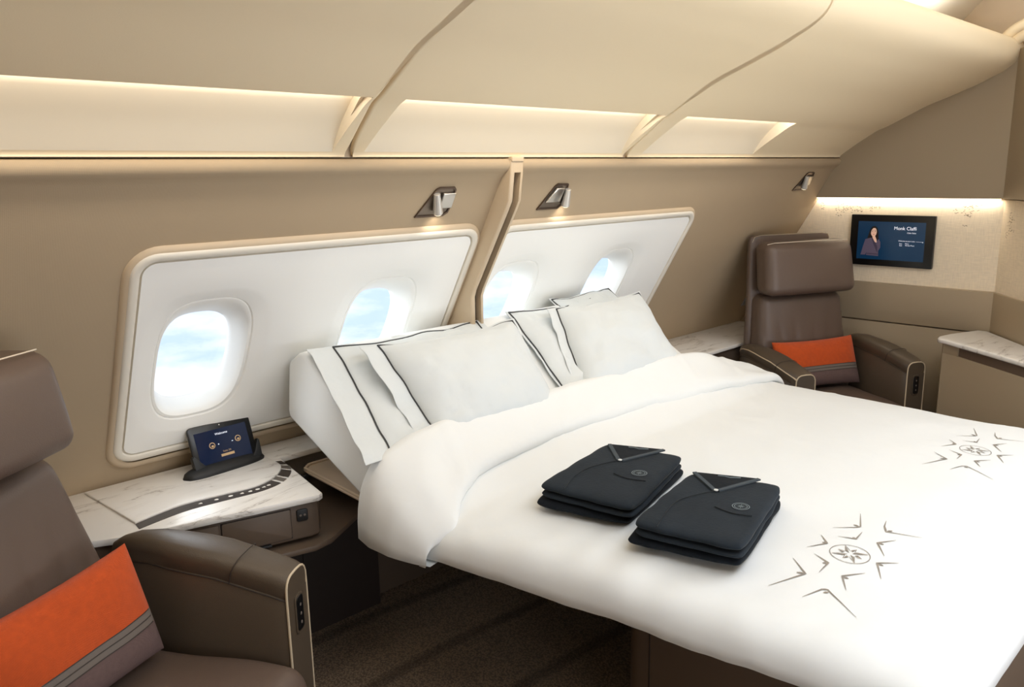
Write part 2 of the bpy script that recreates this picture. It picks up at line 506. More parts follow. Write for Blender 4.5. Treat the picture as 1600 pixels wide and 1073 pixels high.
for i, (cx, lab) in enumerate(((.915, 'oval cabin window behind the tablet'), (1.515, 'oval cabin window behind the nearer pillows'), (2.115, 'oval cabin window beside the beige pillar'), (2.715, 'oval cabin window above the farther pillows'))):
    hw, hs = .138, .220
    bm = BM()
    L = [superloop(cx, wcs, hw + .004, hs + .004, 3.2, -.009), superloop(cx, wcs, hw, hs, 3.2, -.006), superloop(cx, wcs, hw - .006, hs - .006, 3.1, -.007)]
    for q in (.15, .35, .6, .85, 1.0):
        L.append(superloop(cx, lerp(wcs, wcs - .040, q), lerp(hw - .006, .112, q ** .8), lerp(hs - .006, .168, q ** .8), lerp(3.1, 2.7, q), lerp(-.008, -.072, q ** 1.2)))
    L.append(superloop(cx, wcs - .040, .112, .168, 2.7, -.086))
    grid(bm, L, closed_v=True)
    wn = struct('window_%d' % (i + 1), bm, M_trimw, lab, sharp=40)
    bm = BM()
    bm.faces.new([bm.verts.new(p) for p in superloop(cx, wcs - .040, .112, .168, 2.7, -.080)])
    obj('pane', bm, M_glass, wn)

# ------------------------------------------------------------------ ceiling panels with light slots
CP = [(1.602, 1.932), (1.615, 1.924), (1.666, 1.850), (1.700, 1.795), (1.728, 1.748), (1.747, 1.700), (1.79, 1.610), (1.837, 1.512), (1.87, 1.42), (1.895, 1.355), (1.916, 1.300), (1.94, 1.25), (1.963, 1.203), (1.99, 1.165), (2.02, 1.144), (2.06, 1.136), (2.085, 1.140), (2.100, 1.155), (2.105, 1.18)]
ZS = [c[0] for c in CP]; YS = [c[1] for c in CP]
# fine resample
def cprof():
    P = [Vector((0, y, z)) for z, y in CP]
    # catmull-rom
    out = []
    for i in range(len(P) - 1):
        p0, p1, p2, p3 = P[max(i - 1, 0)], P[i], P[i + 1], P[min(i + 2, len(P) - 1)]
        for k in range(3):
            u = k / 3
            out.append(.5 * ((2 * p1) + (-p0 + p2) * u + (2 * p0 - 5 * p1 + 4 * p2 - p3) * u * u + (-p0 + 3 * p1 - 3 * p2 + p3) * u ** 3))
    out.append(P[-1]); return out
CPR = cprof()
SLZ0, SLZ1 = 1.617, 1.742
j0 = min(range(len(CPR)), key=lambda j: abs(CPR[j].z - SLZ0)); j1 = min(range(len(CPR)), key=lambda j: abs(CPR[j].z - SLZ1))
def cn(j):
    a, b = CPR[max(j - 1, 0)], CPR[min(j + 1, len(CPR) - 1)]
    d = (b - a).normalized(); return Vector((0, -d.z, d.y))  # into room
def seam_shift(z, xs):
    if xs < 1.6: return interp(z, [1.61, 1.68, 1.75, 1.82, 1.89, 2.1], [0, -.020, -.042, -.058, -.068, -.078])
    return -.062 * sstep(z, 1.66, 1.86) + .030 * sstep(z, 1.88, 2.04)
def cpanel(x0, x1, slot, label, roll0=True, roll1=True):
    bm = BM()
    sx0, sx1 = slot
    cols = []
    if roll0: cols += [(x0 + .0, -.014), (x0 + .001, -.004), (x0 + .004, -.001), (x0 + .010, 0)]
    else: cols += [(x0, 0)]
    cols += [(sx0, 0), (sx1, 0)]
    if roll1: cols += [(x1 - .010, 0), (x1 - .004, -.001), (x1 - .001, -.004), (x1, -.014)]
    else: cols += [(x1, 0)]
    if sx1 < x1 - .5:
        pass
    ci = [k for k, c in enumerate(cols) if c[0] == sx0][0]
    rows = []
    for x, d in cols:
        r = []
        for j, p in enumerate(CPR):
            # the sides taper: slot edges run at constant x
            q = p + cn(j) * d
            q.x = x + (seam_shift(p.z, x) if (roll0 and x < x0 + .03) or (roll1 and x > x1 - .03) else 0)
            # rounded lower corner
            if j < 6 and (roll0 and x < x0 + .03) and d < -.0: q.x += (.022 * (1 - j / 6) ** 2)
            if j < 6 and (roll1 and x > x1 - .03) and d < -.0: q.x -= (.022 * (1 - j / 6) ** 2)
            r.append(q)
        # bottom return
        r = [r[0] + Vector((0, .20, .001))] + r
        rows.append(r)
    grid(bm, rows, skip=lambda i, j: i == ci and (j0 + 1) <= j < (j1 + 1))
    c = struct('ceiling', bm, M_ceil, label, sharp=60)
    # recess: back face flush at the bottom, 9 cm deep at the top, going on up behind the lip
    bm = BM()
    nb = 10
    back = []
    lo, hi = CPR[j0], CPR[j1]
    for k in range(nb + 1):
        u = k / nb
        p = lerp(lo, hi + Vector((0, .085, .012)), u); p = p + Vector((0, .012 * sin(PI * u), 0))
        back.append(p)
    top = [hi + Vector((0, .078, .05)), hi + Vector((0, .02, .062)), hi + Vector((0, -.03, .05)), hi + Vector((0, -.012, .022))]
    path = back + top
    grid(bm, [[Vector((x, p.y, p.z)) for p in path] for x in (sx0, sx1)])
    # lip underside thickness
    lipp = [CPR[j1], CPR[j1] + Vector((0, .006, .004)), hi + Vector((0, -.012, .022))]
    grid(bm, [[Vector((x, p.y, p.z)) for p in lipp] for x in (sx0, sx1)])
    # side cheeks
    for x in (sx0, sx1):
        outer = [CPR[j] for j in range(j0, j1 + 1)]
        poly = [Vector((x, p.y, p.z)) for p in path] + [Vector((x, p.y, p.z)) for p in reversed(outer[1:])]
        bm.faces.new([bm.verts.new(p) for p in poly])
    rc = obj('light_recess', bm, M_cove, c, sharp=40)
    bm = BM()
    box(bm, sx0 + .01, sx1 - .01, hi.y + .004, hi.y + .03, hi.z + .040, hi.z + .048)
    obj('light_strip', bm, M_led, c)
    return (sx0, sx1, hi)
slots = [cpanel(-.9, 1.235, (-.85, 1.182), 'cream ceiling panel nearest, left of the first curved seam', roll0=False),
         cpanel(1.241, 2.450, (1.283, 2.418), 'cream ceiling panel between the two curved seams'),
         cpanel(2.456, XR, (2.545, 3.37), 'cream ceiling panel reaching the far bulkhead', roll1=False)]
# backing behind the seams and above
CPB = [Vector((0, 1.934, 1.5885))] + CPR
bm = BM()
grid(bm, [[Vector((x + seam_shift(p.z, x), p.y, p.z)) + Vector((0, .012, .012)) for p in CPB] for x in (1.205, 1.275)])
grid(bm, [[Vector((x + seam_shift(p.z, x), p.y, p.z)) + Vector((0, .012, .012)) for p in CPB] for x in (2.42, 2.486)])
box(bm, -.9, XR, 1.946, 2.2, 1.6005, 1.6018)
struct('trim_3', bm, M_trimb, 'cream joint strips behind the ceiling panel seams', sharp=60)
# outer closure of cove volume
bm = BM()
grid(bm, [[(x, 2.52, 0), (x, 2.52, .3), (x, 2.44, 1.3 + .55), (x, 2.1, 2.1), (x, 1.30, 2.50), (x, -1.3, 2.50)] for x in (-.95, XR + .1)], skip=lambda i, j: j in (0, 1))
struct('ceiling', bm, M_dark, 'dark hull skin behind the cream ceiling panels')
# central ceiling with cove
bm = BM()
dome = [(1.42, 2.02), (1.43, 2.12), (1.40, 2.22), (1.32, 2.30), (1.18, 2.35), (1.0, 2.375), (.6, 2.39), (-.4, 2.39), (-1.25, 2.39)]
grid(bm, [[(x, y, z) for y, z in dome] for x in (-.95, XR)])
struct('ceiling', bm, M_cove, 'pale domed ceiling lit by the cove above the curved panels', sharp=60)
# small rounded end piece at the top right
bm = BM()
tube(bm, smooth_pts0([(4.22, 1.20, 2.085), (4.22, 1.15, 2.135), (4.22, 1.05, 2.175), (4.22, .90, 2.20), (4.22, .6, 2.21)]), .022, 12)
tube(bm, smooth_pts0([(4.25, 1.19, 2.06), (4.25, 1.14, 2.105), (4.25, 1.05, 2.140), (4.25, .90, 2.165), (4.25, .6, 2.17)]), .03, 12)
struct('trim_4', bm, M_ceil, 'rounded cream moulding where ceiling meets the far corner')

# ------------------------------------------------------------------ beige pillar between the window panels
pr = thing('partition_pillar', (1.87, 2.2, .65), 'beige fin-like pillar with a dark slot standing between the two window panels', 'pillar')
path = [(1.922, 1.598), (1.923, 1.552), (1.936, 1.46), (1.953, 1.43), (2.128, 1.145), (2.138, 1.12), (2.142, .72), (2.142, .655)]
inn = [(2.03, 1.598), (2.03, 1.552), (2.16, 1.46), (2.17, 1.43), (2.30, 1.145), (2.31, 1.12), (2.46, .72), (2.495, .655)]
bm = BM()
X0, X1 = 1.845, 1.905
w0, w1 = X0 + .017, X1 - .014
rows = []
for x, d in ((X0, None), (X0, .006), (X0 + .002, .002), (X0 + .006, 0), (w0, 0), (w0, .07), (w1, .07), (w1, 0), (X1 - .006, 0), (X1 - .002, .002), (X1, .006), (X1, None)):
    rows.append([Vector((x, (i[0] if d is None else p[0] + d), p[1])) for p, i in zip(path, inn)])
grid(bm, rows, skip=lambda i, j: (i in (4, 5, 6)) and j == 0)
# close the slot at the top
vsf = [bm.verts.new(v) for v in ((w0, path[1][0], 1.552), (w1, path[1][0], 1.552), (w1, path[0][0], 1.598), (w0, path[0][0], 1.598))]
bm.faces.new(vsf)
vsf = [bm.verts.new(v) for v in ((w0, path[1][0], 1.552), (w1, path[1][0], 1.552), (w1, path[1][0] + .07, 1.552), (w0, path[1][0] + .07, 1.552))]
bm.faces.new(vsf)
obj('pillar_body', bm, M_trimb, pr, sharp=40)
bm = BM()
pp = [(y + .028, z) for y, z in path[1:]]
grid(bm, [[(x, y, z) for y, z in pp] for x in (w0 + .0005, w1 - .0005)])
sl = obj('slot', bm, M_slot, pr, sharp=40); sl['label'] = 'dark brown slot'
bm = BM(); box(bm, X0 + .002, X1 - .002, 1.917, 2.0, 1.586, 1.603, .004)
obj('end_cap', bm, M_trimb, pr)

# ------------------------------------------------------------------ floor, other walls
bm = BM(); box(bm, -.9, XR + .05, -1.25, 2.56, -.05, 0)
struct('floor', bm, M_carpet, 'dark brown patterned carpet')
bm = BM(); box(bm, -.97, -.9, -1.25, 2.56, 0, 2.5)
struct('wall_back', bm, M_taupe)
bm = BM(); box(bm, -.97, XR + .1, -1.32, -1.25, 0, 2.5)
struct('wall_right', bm, M_taupe)
# far bulkhead : lower taupe, middle woven, upper taupe
bm = BM(); box(bm, 4.345, 4.42, -1.25, 2.60, 0, 2.5)
struct('wall_front', bm, M_cream, 'cream woven far bulkhead around the television')
C1, C2 = (4.33, 1.147), (3.55, .50)        # the partition turns towards the aisle here
def bulk(name, z0, z1, xoff, mt, label, bev=.004, yend=2.55):
    bm = BM()
    a = Vector((C1[0] - C2[0], C1[1] - C2[1])).normalized()
    pts = [(C1[0] - xoff, yend), (C1[0] - xoff, C1[1] - xoff * .1), (C2[0] - xoff * a.y, C2[1] + xoff * .0), (C2[0] + .06, C2[1] - .07), (C1[0] + .04, C1[1] - .12), (C1[0] + .04, yend)]
    prism(bm, pts, z0, z1, bev)
    return struct(name, bm, mt, label, sharp=40)
bulk('trim_5', .0, .738, .022, M_taupe, 'taupe lower bulkhead panel behind the far seat')
bulk('trim_6', .744, .946, .022, M_taupe, 'taupe band below the television, above the thin groove')
cream_band = bulk('trim_7', .94, 1.385, 0, M_cream, 'cream woven bulkhead band behind the television', bev=0)
bulk('trim_8', 1.39, 2.06, .042, M_taupe, 'taupe upper bulkhead panel under the curved ceiling', bev=.004, yend=2.45)
bm = BM(); box(bm, 4.325, 4.344, -1.2, 1.40, 2.08, 2.45)
struct('trim_9', bm, M_trimb, 'smooth cream panel above the far corner, under the cove')
# strip light
bm = BM(); box(bm, 4.306, 4.326, 1.16, 2.10, 1.3835, 1.3895)
st = obj('strip_light', bm, M_led); tag(st, 'thin warm light strip glowing under the upper bulkhead panel', 'light')
# perforation pattern
def dots(cl, seed, name, M=None, lab=''):
    rnd = random.Random(seed)
    bm = BM()
    for (cy, cz, ry, rz, n) in cl:
        for k in range(n):
            y = cy + rnd.uniform(-ry, ry); z = cz + rnd.uniform(-rz, rz)
            a = rnd.uniform(-.6, .6); l = rnd.uniform(.004, .007); wd = .0016
            q = [Vector((-.0012, y + sx * l * cos(a) - sy * wd * sin(a), z + sx * l * sin(a) + sy * wd * cos(a))) for sx, sy in ((-1, 0), (0, 1), (1, 0), (0, -1))]
            if M is not None: q = [M @ p for p in q]
            else: q = [p + Vector((C1[0], 0, 0)) for p in q]
            bm.faces.new([bm.verts.new(p) for p in q])
    return obj(name, bm, M_dots, cream_band)
dots([(2.03, 1.345, .012, .02, 9), (1.935, 1.33, .022, .04, 24), (1.90, 1.34, .02, .03, 14), (1.845, 1.328, .035, .018, 22), (1.745, 1.332, .03, .014, 14)], 3, 'perforated_pattern', lab='cluster of tiny perforations in the cream bulkhead above the television')
dots([(1.345, 1.327, .02, .012, 7), (1.30, 1.335, .022, .02, 16), (1.26, 1.345, .022, .018, 12), (1.305, 1.305, .02, .008, 8), (1.305, 1.253, .01, .008, 4)], 5, 'perforated_pattern', lab='cluster of tiny perforations on the cream bulkhead right of the television')
Ma = frame((C1[0], C1[1], 0), (-(C1[1] - C2[1]), (C1[0] - C2[0]), 0), (C1[0] - C2[0], C1[1] - C2[1], 0))
# local: x = out of wall, y along wall (back towards corner), z up
dots([(-.075, 1.31, .018, .03, 16), (-.062, 1.24, .018, .03, 13), (-.10, 1.27, .02, .03, 14)], 9, 'perforated_pattern', M=frame((C1[0], C1[1], 0), (C1[1] - C2[1], -(C1[0] - C2[0]), 0), (C1[0] - C2[0], C1[1] - C2[1], 0)), lab='cluster of tiny perforations on the angled cream wall at the right edge')

# ------------------------------------------------------------------ text helper
def text_bm(s, size, M, align='LEFT', extr=0.0004, shear=0, sx=1.0):
    cu = bpy.data.curves.new('t', 'FONT'); cu.body = s; cu.size = size; cu.align_x = align; cu.extrude = extr; cu.shear = shear
    o = bpy.data.objects.new('t', cu); COL.objects.link(o)
    bpy.context.view_layer.update()
    dg = bpy.context.evaluated_depsgraph_get()
    me = bpy.data.meshes.new_from_object(o.evaluated_get(dg))
    b = BM(); b.from_mesh(me); bpy.data.meshes.remove(me)
    bpy.data.objects.remove(o); bpy.data.curves.remove(cu)
    bmesh.ops.transform(b, matrix=M @ Matrix.Diagonal((sx, 1, 1, 1)), verts=b.verts)
    return b
def poly(bm, pts, M, d):
    bm.faces.new([bm.verts.new(M @ Vector((p[0], p[1], d))) for p in pts])
def ell(cx, cy, rx, ry, n=24): return [(cx + rx * cos(2 * PI * k / n), cy + ry * sin(2 * PI * k / n)) for k in range(n)]

# ------------------------------------------------------------------ television
tv = thing('television', (4.31, 1.645, 1.035), 'wall television with black bezel and navy screen showing a woman and text', 'television')
Mt = frame((4.306, 1.856, 1.302), (0, -1, 0), (0, 0, 1))     # x: along the picture, y: up, z: towards viewer (-x)
W_, H_ = .421, .265
bm = BM(); prism(bm, rrect(0, W_, -H_, 0, .004, 3), -.022, 0, .002, M=Mt); obj('bezel', bm, M_black, tv)
bm = BM(); prism(bm, [(.040, -.232), (W_ - .042, -.232), (W_ - .042, -.034), (.040, -.034)], .0003, .0008, M=Mt); scr = obj('screen', bm, M_screen, tv); scr['label'] = 'navy screen'
def tvp(u, v): return (u / 1440 * W_, -v / 900 * H_)
def tvl(l): return [tvp(a, b) for a, b in l]
Q = lambda pts: tvl([((a - 90) * 1.0, (b - 60) * .98 - (a - 90) * .025) for a, b in pts])
bm = BM(); poly(bm, Q([(400, 500), (445, 330), (480, 280), (530, 270), (575, 310), (595, 400), (600, 510), (560, 540), (470, 520)])[::-1], Mt, .0012)
obj('pictured_hair', bm, M_hair, scr)
bm = BM(); poly(bm, Q([(370, 510), (480, 480), (560, 560), (610, 505), (640, 560), (645, 660), (612, 720), (620, 815), (400, 800), (405, 740), (385, 795), (300, 795), (340, 620)])[::-1], Mt, .0016)
obj('pictured_jacket', bm, M_jack, scr)
bm = BM(); poly(bm, Q([(480, 480), (500, 490), (590, 640), (600, 760), (520, 600)])[::-1], Mt, .0020); poly(bm, Q([(400, 760), (612, 770), (616, 790), (398, 780)])[::-1], Mt, .0020)
obj('pictured_lapel', bm, M_jack2, scr)
bm = BM(); poly(bm, Q(ell(512, 380, 52, 82)), Mt, .0022); poly(bm, Q([(490, 450), (540, 450), (570, 520), (575, 572), (545, 562), (500, 498)])[::-1], Mt, .0019)
obj('pictured_face', bm, M_skin, scr)
bm = BM()
for ex in (490, 538): poly(bm, Q(ell(ex, 368, 10, 4, 10)), Mt, .0025); poly(bm, Q([(ex - 14, 350), (ex + 14, 348), (ex + 14, 352), (ex - 14, 355)]), Mt, .0025)
poly(bm, Q([(455, 420), (462, 330), (480, 296), (512, 286), (545, 296), (566, 340), (560, 330), (530, 306), (500, 308), (472, 345), (462, 400)])[::-1], Mt, .0026)
obj('pictured_eyes', bm, M_hair, scr)
bm = BM(); poly(bm, Q(ell(516, 424, 16, 5, 12)), Mt, .0025); poly(bm, Q(ell(515, 396, 5, 3, 10)), Mt, .0024)
obj('pictured_lips', bm, M_lip, scr)
bm = BM()
def tvt(s, size, u, v, al='RIGHT', sx=1.0):
    p = Q([(u, v)])[0]
    join(bm, text_bm(s, size, Mt @ Matrix.Translation((p[0], p[1], .0012)) , al, .0002, sx=sx))
tvt('Monk Claffi', .024, 1240, 345)
tvt('Cabin Suite', .0095, 1235, 405)
obj('screen_title', bm, M_white_em, scr)
bm = BM()
tvt('Welcome to your suite', .0085, 1225, 548)
tvt('Seat', .0085, 1015, 592); tvt('Menu', .0085, 1130, 592)
tvt('Bed', .0085, 1015, 625); tvt('Movies Music', .0085, 1225, 625)
poly(bm, Q([(1240, 545), (1345, 550), (1345, 547), (1240, 542)]), Mt, .0012)
poly(bm, Q(ell(1355, 552, 10, 8, 10)), Mt, .0013)
obj('screen_text', bm, M_white_em, scr)

# ------------------------------------------------------------------ marble ledge and consoles
LY = 2.335
led = thing('marble_worktop', (2.5, 2.4, .60), 'long white marble ledge running along the wall below the windows', 'worktop')
bm = BM()
pts = [(.55, 2.490), (4.29, 2.490), (4.29, 2.15), (3.15, 2.15), (3.05, 2.20), (3.0, LY), (1.163, LY), (1.105, 1.970), (1.09, 1.962), (.60, 2.080), (.52, 2.12), (.50, 2.49)]
prism(bm, pts, .630, .65, .004, 2)
obj('slab', bm, M_marble, led)
# raised round-nosed centre slab and control strip
strip_in = [(.640, 2.140), (.77, 2.170), (.89, 2.158), (.98, 2.146), (1.045, 2.165), (1.095, 2.205), (1.125, 2.255), (1.128, 2.31)]
strip_out = [(.636, 2.102), (.77, 2.128), (.89, 2.118), (.985, 2.108), (1.056, 2.124), (1.110, 2.167), (1.144, 2.228), (1.150, 2.30)]
si, so = smooth_pts(strip_in), smooth_pts(strip_out)
bm = BM()
prism(bm, [(p.x, p.y) for p in si] + [(1.128, 2.47), (.61, 2.47)], .650, .657, .003, 2)
obj('raised_slab', bm, M_marble, led)
cs = thing('control_strip', (.9, 2.12, .651), 'curved dark control strip with icons set into the marble beside the tablet', 'control panel')
n = len(si)
def stripseg(i0, i1, mt, nm):
    bm = BM()
    grid(bm, [[(si[i].x, si[i].y, .6515), (so[i].x, so[i].y, .6515)] for i in range(i0, i1 + 1)])
    grid(bm, [[(so[i].x, so[i].y, .6515), (so[i].x, so[i].y, .6490)] for i in range(i0, i1 + 1)])
    return obj(nm, bm, mt, cs)
stripseg(0, 24, M_stripblk, 'glossy_strip'); stripseg(25, 27, M_stripsil, 'silver_strip'); stripseg(28, 33, M_stripblk, 'glossy_strip'); stripseg(34, 37, M_stripsil, 'silver_strip'); stripseg(38, n - 1, M_stripblk, 'glossy_strip')
for k, (fx) in enumerate((8.4, 10.6, 12.8, 14.8, 16.4, 18.0, 19.7, 21.2)):
    i = int(fx); c = (si[i].lerp(si[i + 1], fx - i) + so[i].lerp(so[i + 1], fx - i)) / 2
    bm = BM()
    pts2 = [(c.x + r * cos(a), c.y + r * sin(a) * .8) for a, r in [(q * PI / 3, .0072 if q % 2 else (.0045 + .0014 * (k % 3))) for q in range(6)]]
    prism(bm, pts2, .6517, .6521)
    obj('icon', bm, M_icon, cs)
# console cabinet under the wide marble
cab = thing('side_console', (.85, 2.2, .50), 'brown bedside console with a flap door under the marble top beside the near seat', 'cabinet')
bm = BM()
cpts = [(.52, 2.475), (1.165, 2.475), (1.152, LY + .01)] + [(1.130, 2.12), (1.118, 2.04), (1.108, 1.998), (1.095, 1.985), (1.07, 1.984)] + [(.62, 2.093), (.53, 2.13)]
prism(bm, cpts, .518, .629, .008, 3)
obj('body', bm, M_taupe2, cab)
# front face frame : from (.62,2.093) to (1.07,1.984)
fdir = Vector((1.07 - .62, 1.984 - 2.093, 0)).normalized()
Mf = frame((.62, 2.093, 0), fdir, (0, 0, 1))     # x along front, y up, z = outwards (towards room)
L = Vector((1.07 - .62, 1.984 - 2.093, 0)).length
bm = BM(); prism(bm, rrect(.215, .405, .530, .618, .006, 4), 0, .004, .0015, M=Mf); dr = obj('door', bm, M_taupe2, cab)
bm = BM(); prism(bm, [(.213, .528), (.407, .528), (.407, .620), (.213, .620)], .0, .0008, M=Mf); obj('shadow_gap', bm, M_dark, dr)
bm = BM(); prism(bm, rrect(.02, .207, .530, .618, .006, 4), 0, .004, .0015, M=Mf); obj('door', bm, M_taupe2, cab)
bm = BM(); prism(bm, rrect(.27, .345, .520, .527, .003, 4), 0, .010, .001, M=Mf); obj('door_pull', bm, M_blackm, cab)
bm = BM(); prism(bm, rrect(.422, .455, .575, .612, .006, 4), 0, .005, .002, M=Mf); sk = obj('socket', bm, M_blackm, cab)
bm = BM()
for u in (.433, .445): prism(bm, ell(u, .594, .0035, .0035, 10), .005, .0056, M=Mf)
obj('socket_pins', bm, M_greyband, sk)
# lower shelf
bm = BM(); prism(bm, [(.5, 2.47), (1.5, 2.47), (1.5, 2.10), (1.30, 2.07), (1.12, 1.96), (1.06, 1.95), (.55, 2.07), (.5, 2.12)], .487, .505, .004)
sh = obj('console_shelf', bm, M_taupe2); tag(sh, 'brown shelf extending under the console towards the bed', 'shelf')
# cabinet front below ledge along the wall
bm = BM(); box(bm, 1.52, 3.0, LY + .02, 2.47, .0, .629, .002)
o = obj('wall_cabinet', bm, M_taupe2); tag(o, 'brown low cabinet under the marble ledge behind the bed', 'cabinet')
bm = BM(); box(bm, 3.01, 4.29, 2.17, 2.47, .0, .629, .004)
o = obj('wall_cabinet', bm, M_taupe2); tag(o, 'brown low cabinet under the marble ledge beside the far seat', 'cabinet')
bm = BM(); box(bm, .45, 1.50, 2.30, 2.47, .0, .486, .003)
for x in (1.2,): box(bm, x, x + .006, 2.296, 2.30, .01, .48)
o = obj('console_plinth', bm, M_dark); tag(o, 'dark cabinet base below the console shelf', 'cabinet')

# folding tray
tr = thing('tray_table', (1.35, 2.2, .585), 'beige lipped tray table tucked between console and bed head', 'table')
bm = BM()
tp = [(1.235, 2.335), (1.225, 2.30), (1.222, 2.20), (1.215, 1.93), (1.50, 1.93), (1.50, 2.345), (1.27, 2.352), (1.245, 2.35)]
tp = [(1.27, 2.325), (1.245, 2.318), (1.228, 2.30), (1.222, 2.26), (1.215, 1.93), (1.50, 1.93), (1.50, 2.325)]
prism(bm, tp, .592, .602, .004, 3)
obj('tray_base', bm, M_tray, tr)
bm = BM()
ring_o = [(a, b) for a, b in tp]; cxm, cym = 1.36, 2.13
rim = []
tube(bm, smooth_pts([(1.48, 2.318, .604), (1.28, 2.318, .604), (1.252, 2.311, .604), (1.236, 2.295, .604), (1.229, 2.26, .604), (1.223, 1.95, .604)], 4), .0055, 8)
obj('tray_rim', bm, M_tray, tr)
bm = BM(); tube(bm, [(1.19, 2.30, .560), (1.24, 2.30, .575), (1.30, 2.25, .588)], .008, 8); tube(bm, [(1.2, 2.28, .575), (1.2, 2.28, .592)], .010, 10)
obj('tray_hinge', bm, M_blackm, tr)

# ------------------------------------------------------------------ tablet and its dock
dk = thing('tablet_dock', (.99, 2.35, .657), 'black boat-shaped tablet dock standing on the marble console', 'dock')
bm = BM()
rows = []
xa, xb = .852, 1.128
for i in range(25):
    u = i / 24; x = lerp(xa, xb, u); q = max(0.0, 1 - (2 * u - 1) ** 4) ** .5
    yc = 2.360 + .014 * (u - .5) * 2
    r = []
    for k in range(14):
        a = PI * k / 13
        r.append((x, yc + (.004 + .036 * q) * cos(a), .657 + (.002 + .026 * q) * sin(a)))
    rows.append(r)
grid(bm, rows, closed_v=True, cap=True)
obj('dock_base', bm, M_blackm, dk, sharp=60)
Mb = frame((.905, 2.345, .678), (1, .06, 0), (0, .042, .12))   # tablet plane
for a in ([(-.016, -.012), (.020, -.012), (.018, .004), (-.012, .042), (-.018, .036)], [(.168, -.012), (.206, -.012), (.208, .040), (.203, .046), (.184, .006)]):
    bm = BM(); prism(bm, a, -.014, .008, .002, M=Mb); obj('dock_clip', bm, M_blackm, dk)
tb = thing('tablet', (.99, 2.36, .675), 'black tablet with dark blue screen standing in the dock below the window', 'tablet')
bm = BM(); prism(bm, rrect(-.012, .196, -.012, .130, .016, 6), -.010, 0, .003, M=Mb); obj('case', bm, M_black, tb)
bm = BM(); prism(bm, [(.006, .002), (.178, .002), (.178, .108), (.006, .108)], .0002, .0006, M=Mb); ts = obj('screen', bm, M_tscreen, tb)
bm = BM()
join(bm, text_bm('Welcome', .0105, Mb @ Matrix.Translation((.092, .089, .0012)), 'CENTER', .0002))
obj('screen_text', bm, M_white_em, ts)
for cx_, cy_ in ((.055, .060), (.142, .063)):
    bm = BM()
    b2 = BM(); pr_ = [(.0065, .0), (.0085, .0006), (.0105, 0)]
    o1, i1 = ell(cx_, cy_, .010, .010, 20), ell(cx_, cy_, .0075, .0075, 20)
    grid(b2, [[Mb @ Vector((p[0], p[1], .0010)) for p in o1], [Mb @ Vector((p[0], p[1], .0014)) for p in i1]], closed_v=True); join(bm, b2)
    poly(bm, ell(cx_ + .001, cy_ - .002, .0045, .0035, 10), Mb, .0012)
    obj('screen_icon', bm, M_gold_em, ts)
bm = BM()
join(bm, text_bm('Suite 2A', .008, Mb @ Matrix.Translation((.098, .032, .0012)), 'CENTER', .0002))
poly(bm, [(.076, .019), (.120, .019), (.120, .027), (.076, .027)], Mb, .0012)
obj('screen_caption', bm, M_gold_em, ts)
bm = BM(); poly(bm, ell(.093, .119, .0018, .0018, 10), Mb, .0006); obj('camera_dot', bm, M_icon, tb)
bm = BM(); poly(bm, ell(.076, .060, .002, .002, 8), Mb, .0012); obj('screen_dot', bm, M_white_em, ts)
bm = BM(); poly(bm, ell(.122, .0595, .003, .0012, 8), Mb, .0012); obj('screen_dot', bm, M_white_em, ts)

# ------------------------------------------------------------------ reading lights
def reading_light(x, z, label, flip=False, w=.13, h=.10, group='reading lights on the side wall'):
    s0 = s_of(z)
    c = WP(x, s0)
    t_ = thing('reading_light', c, label, 'light', group)
    M = frame(c, (1, 0, 0), Sd)     # x along wall, y up slope, z into... X x Y
    # X x Sd = (1,0,0)x(0,a,b) = (0,-b,a) = Nn : into the room
    bm = BM()
    par = [(-.078, -.052), (.034, -.052), (.052, -.040), (.056, -.018), (.056, .046), (.048, .054), (-.012, .054), (-.026, .046)]
    if flip: par = [(-.078, -.052), (.030, -.052), (.054, -.034), (.060, -.018), (.038, .052), (-.016, .054), (-.028, .046)]
    par2 = [(p[0] * .92 - .001, p[1] * .88) for p in par]
    ro = [M @ Vector((p[0], p[1], .001)) for p in par]; r2 = [M @ Vector((p[0], p[1], .006)) for p in par]
    r3 = [M @ Vector((p[0], p[1], .006)) for p in par2]; r4 = [M @ Vector((p[0], p[1], .002)) for p in par2]
    grid(bm, [ro, r2, r3, r4], closed_v=True)
    obj('bezel_frame', bm, M_dk_bronze, t_)
    bm = BM(); bm.faces.new([bm.verts.new(M @ Vector((p[0], p[1], .0025))) for p in par2]); obj('recess_plate', bm, M_steel_dark, t_)
    # satin block
    bm = BM()
    bx = (.004, .052) if not flip else (-.045, .022)
    if flip:
        pts = [(-.052, -.018), (.020, -.018), (.020, .040), (-.020, .040)]
    else:
        pts = [(.004, -.018), (.054, -.018), (.054, .036), (.004, .036)]
    prism(bm, pts, .003, .014, .004, 3, M=M); obj('lamp_housing', bm, M_steel, t_)
    bm = BM()
    # swivelling spot : short cone hanging down/outward
    if flip: a, b = Vector((.036, .036, .013)), Vector((.050, -.030, .019))
    else: a, b = Vector((-.024, .036, .011)), Vector((-.003, -.030, .021))
    ra, rb = .0105, .0165
    tube(bm, [M @ a.lerp(b, q) for q in (0, .02, .5, .97, 1.0)], [ra * .8, ra, (ra + rb) / 2, rb, rb * .9], 20)
    obj('spot_head', bm, M_steelw, t_)
    bm = BM(); d = (b - a).normalized()
    tube(bm, [M @ (b + d * .0005), M @ (b + d * .002)], rb * .78, 20)
    obj('lens', bm, M_lens, t_)
    return M, b, d
M_dk_bronze = mat('bronze_bezel', (96, 80, 68), .35, metal=.7)
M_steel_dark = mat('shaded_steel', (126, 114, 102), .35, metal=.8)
M_lens = mat('lamp_lens', (255, 246, 226), .3, emit=((255, 238, 206), 2.5))
RL = []
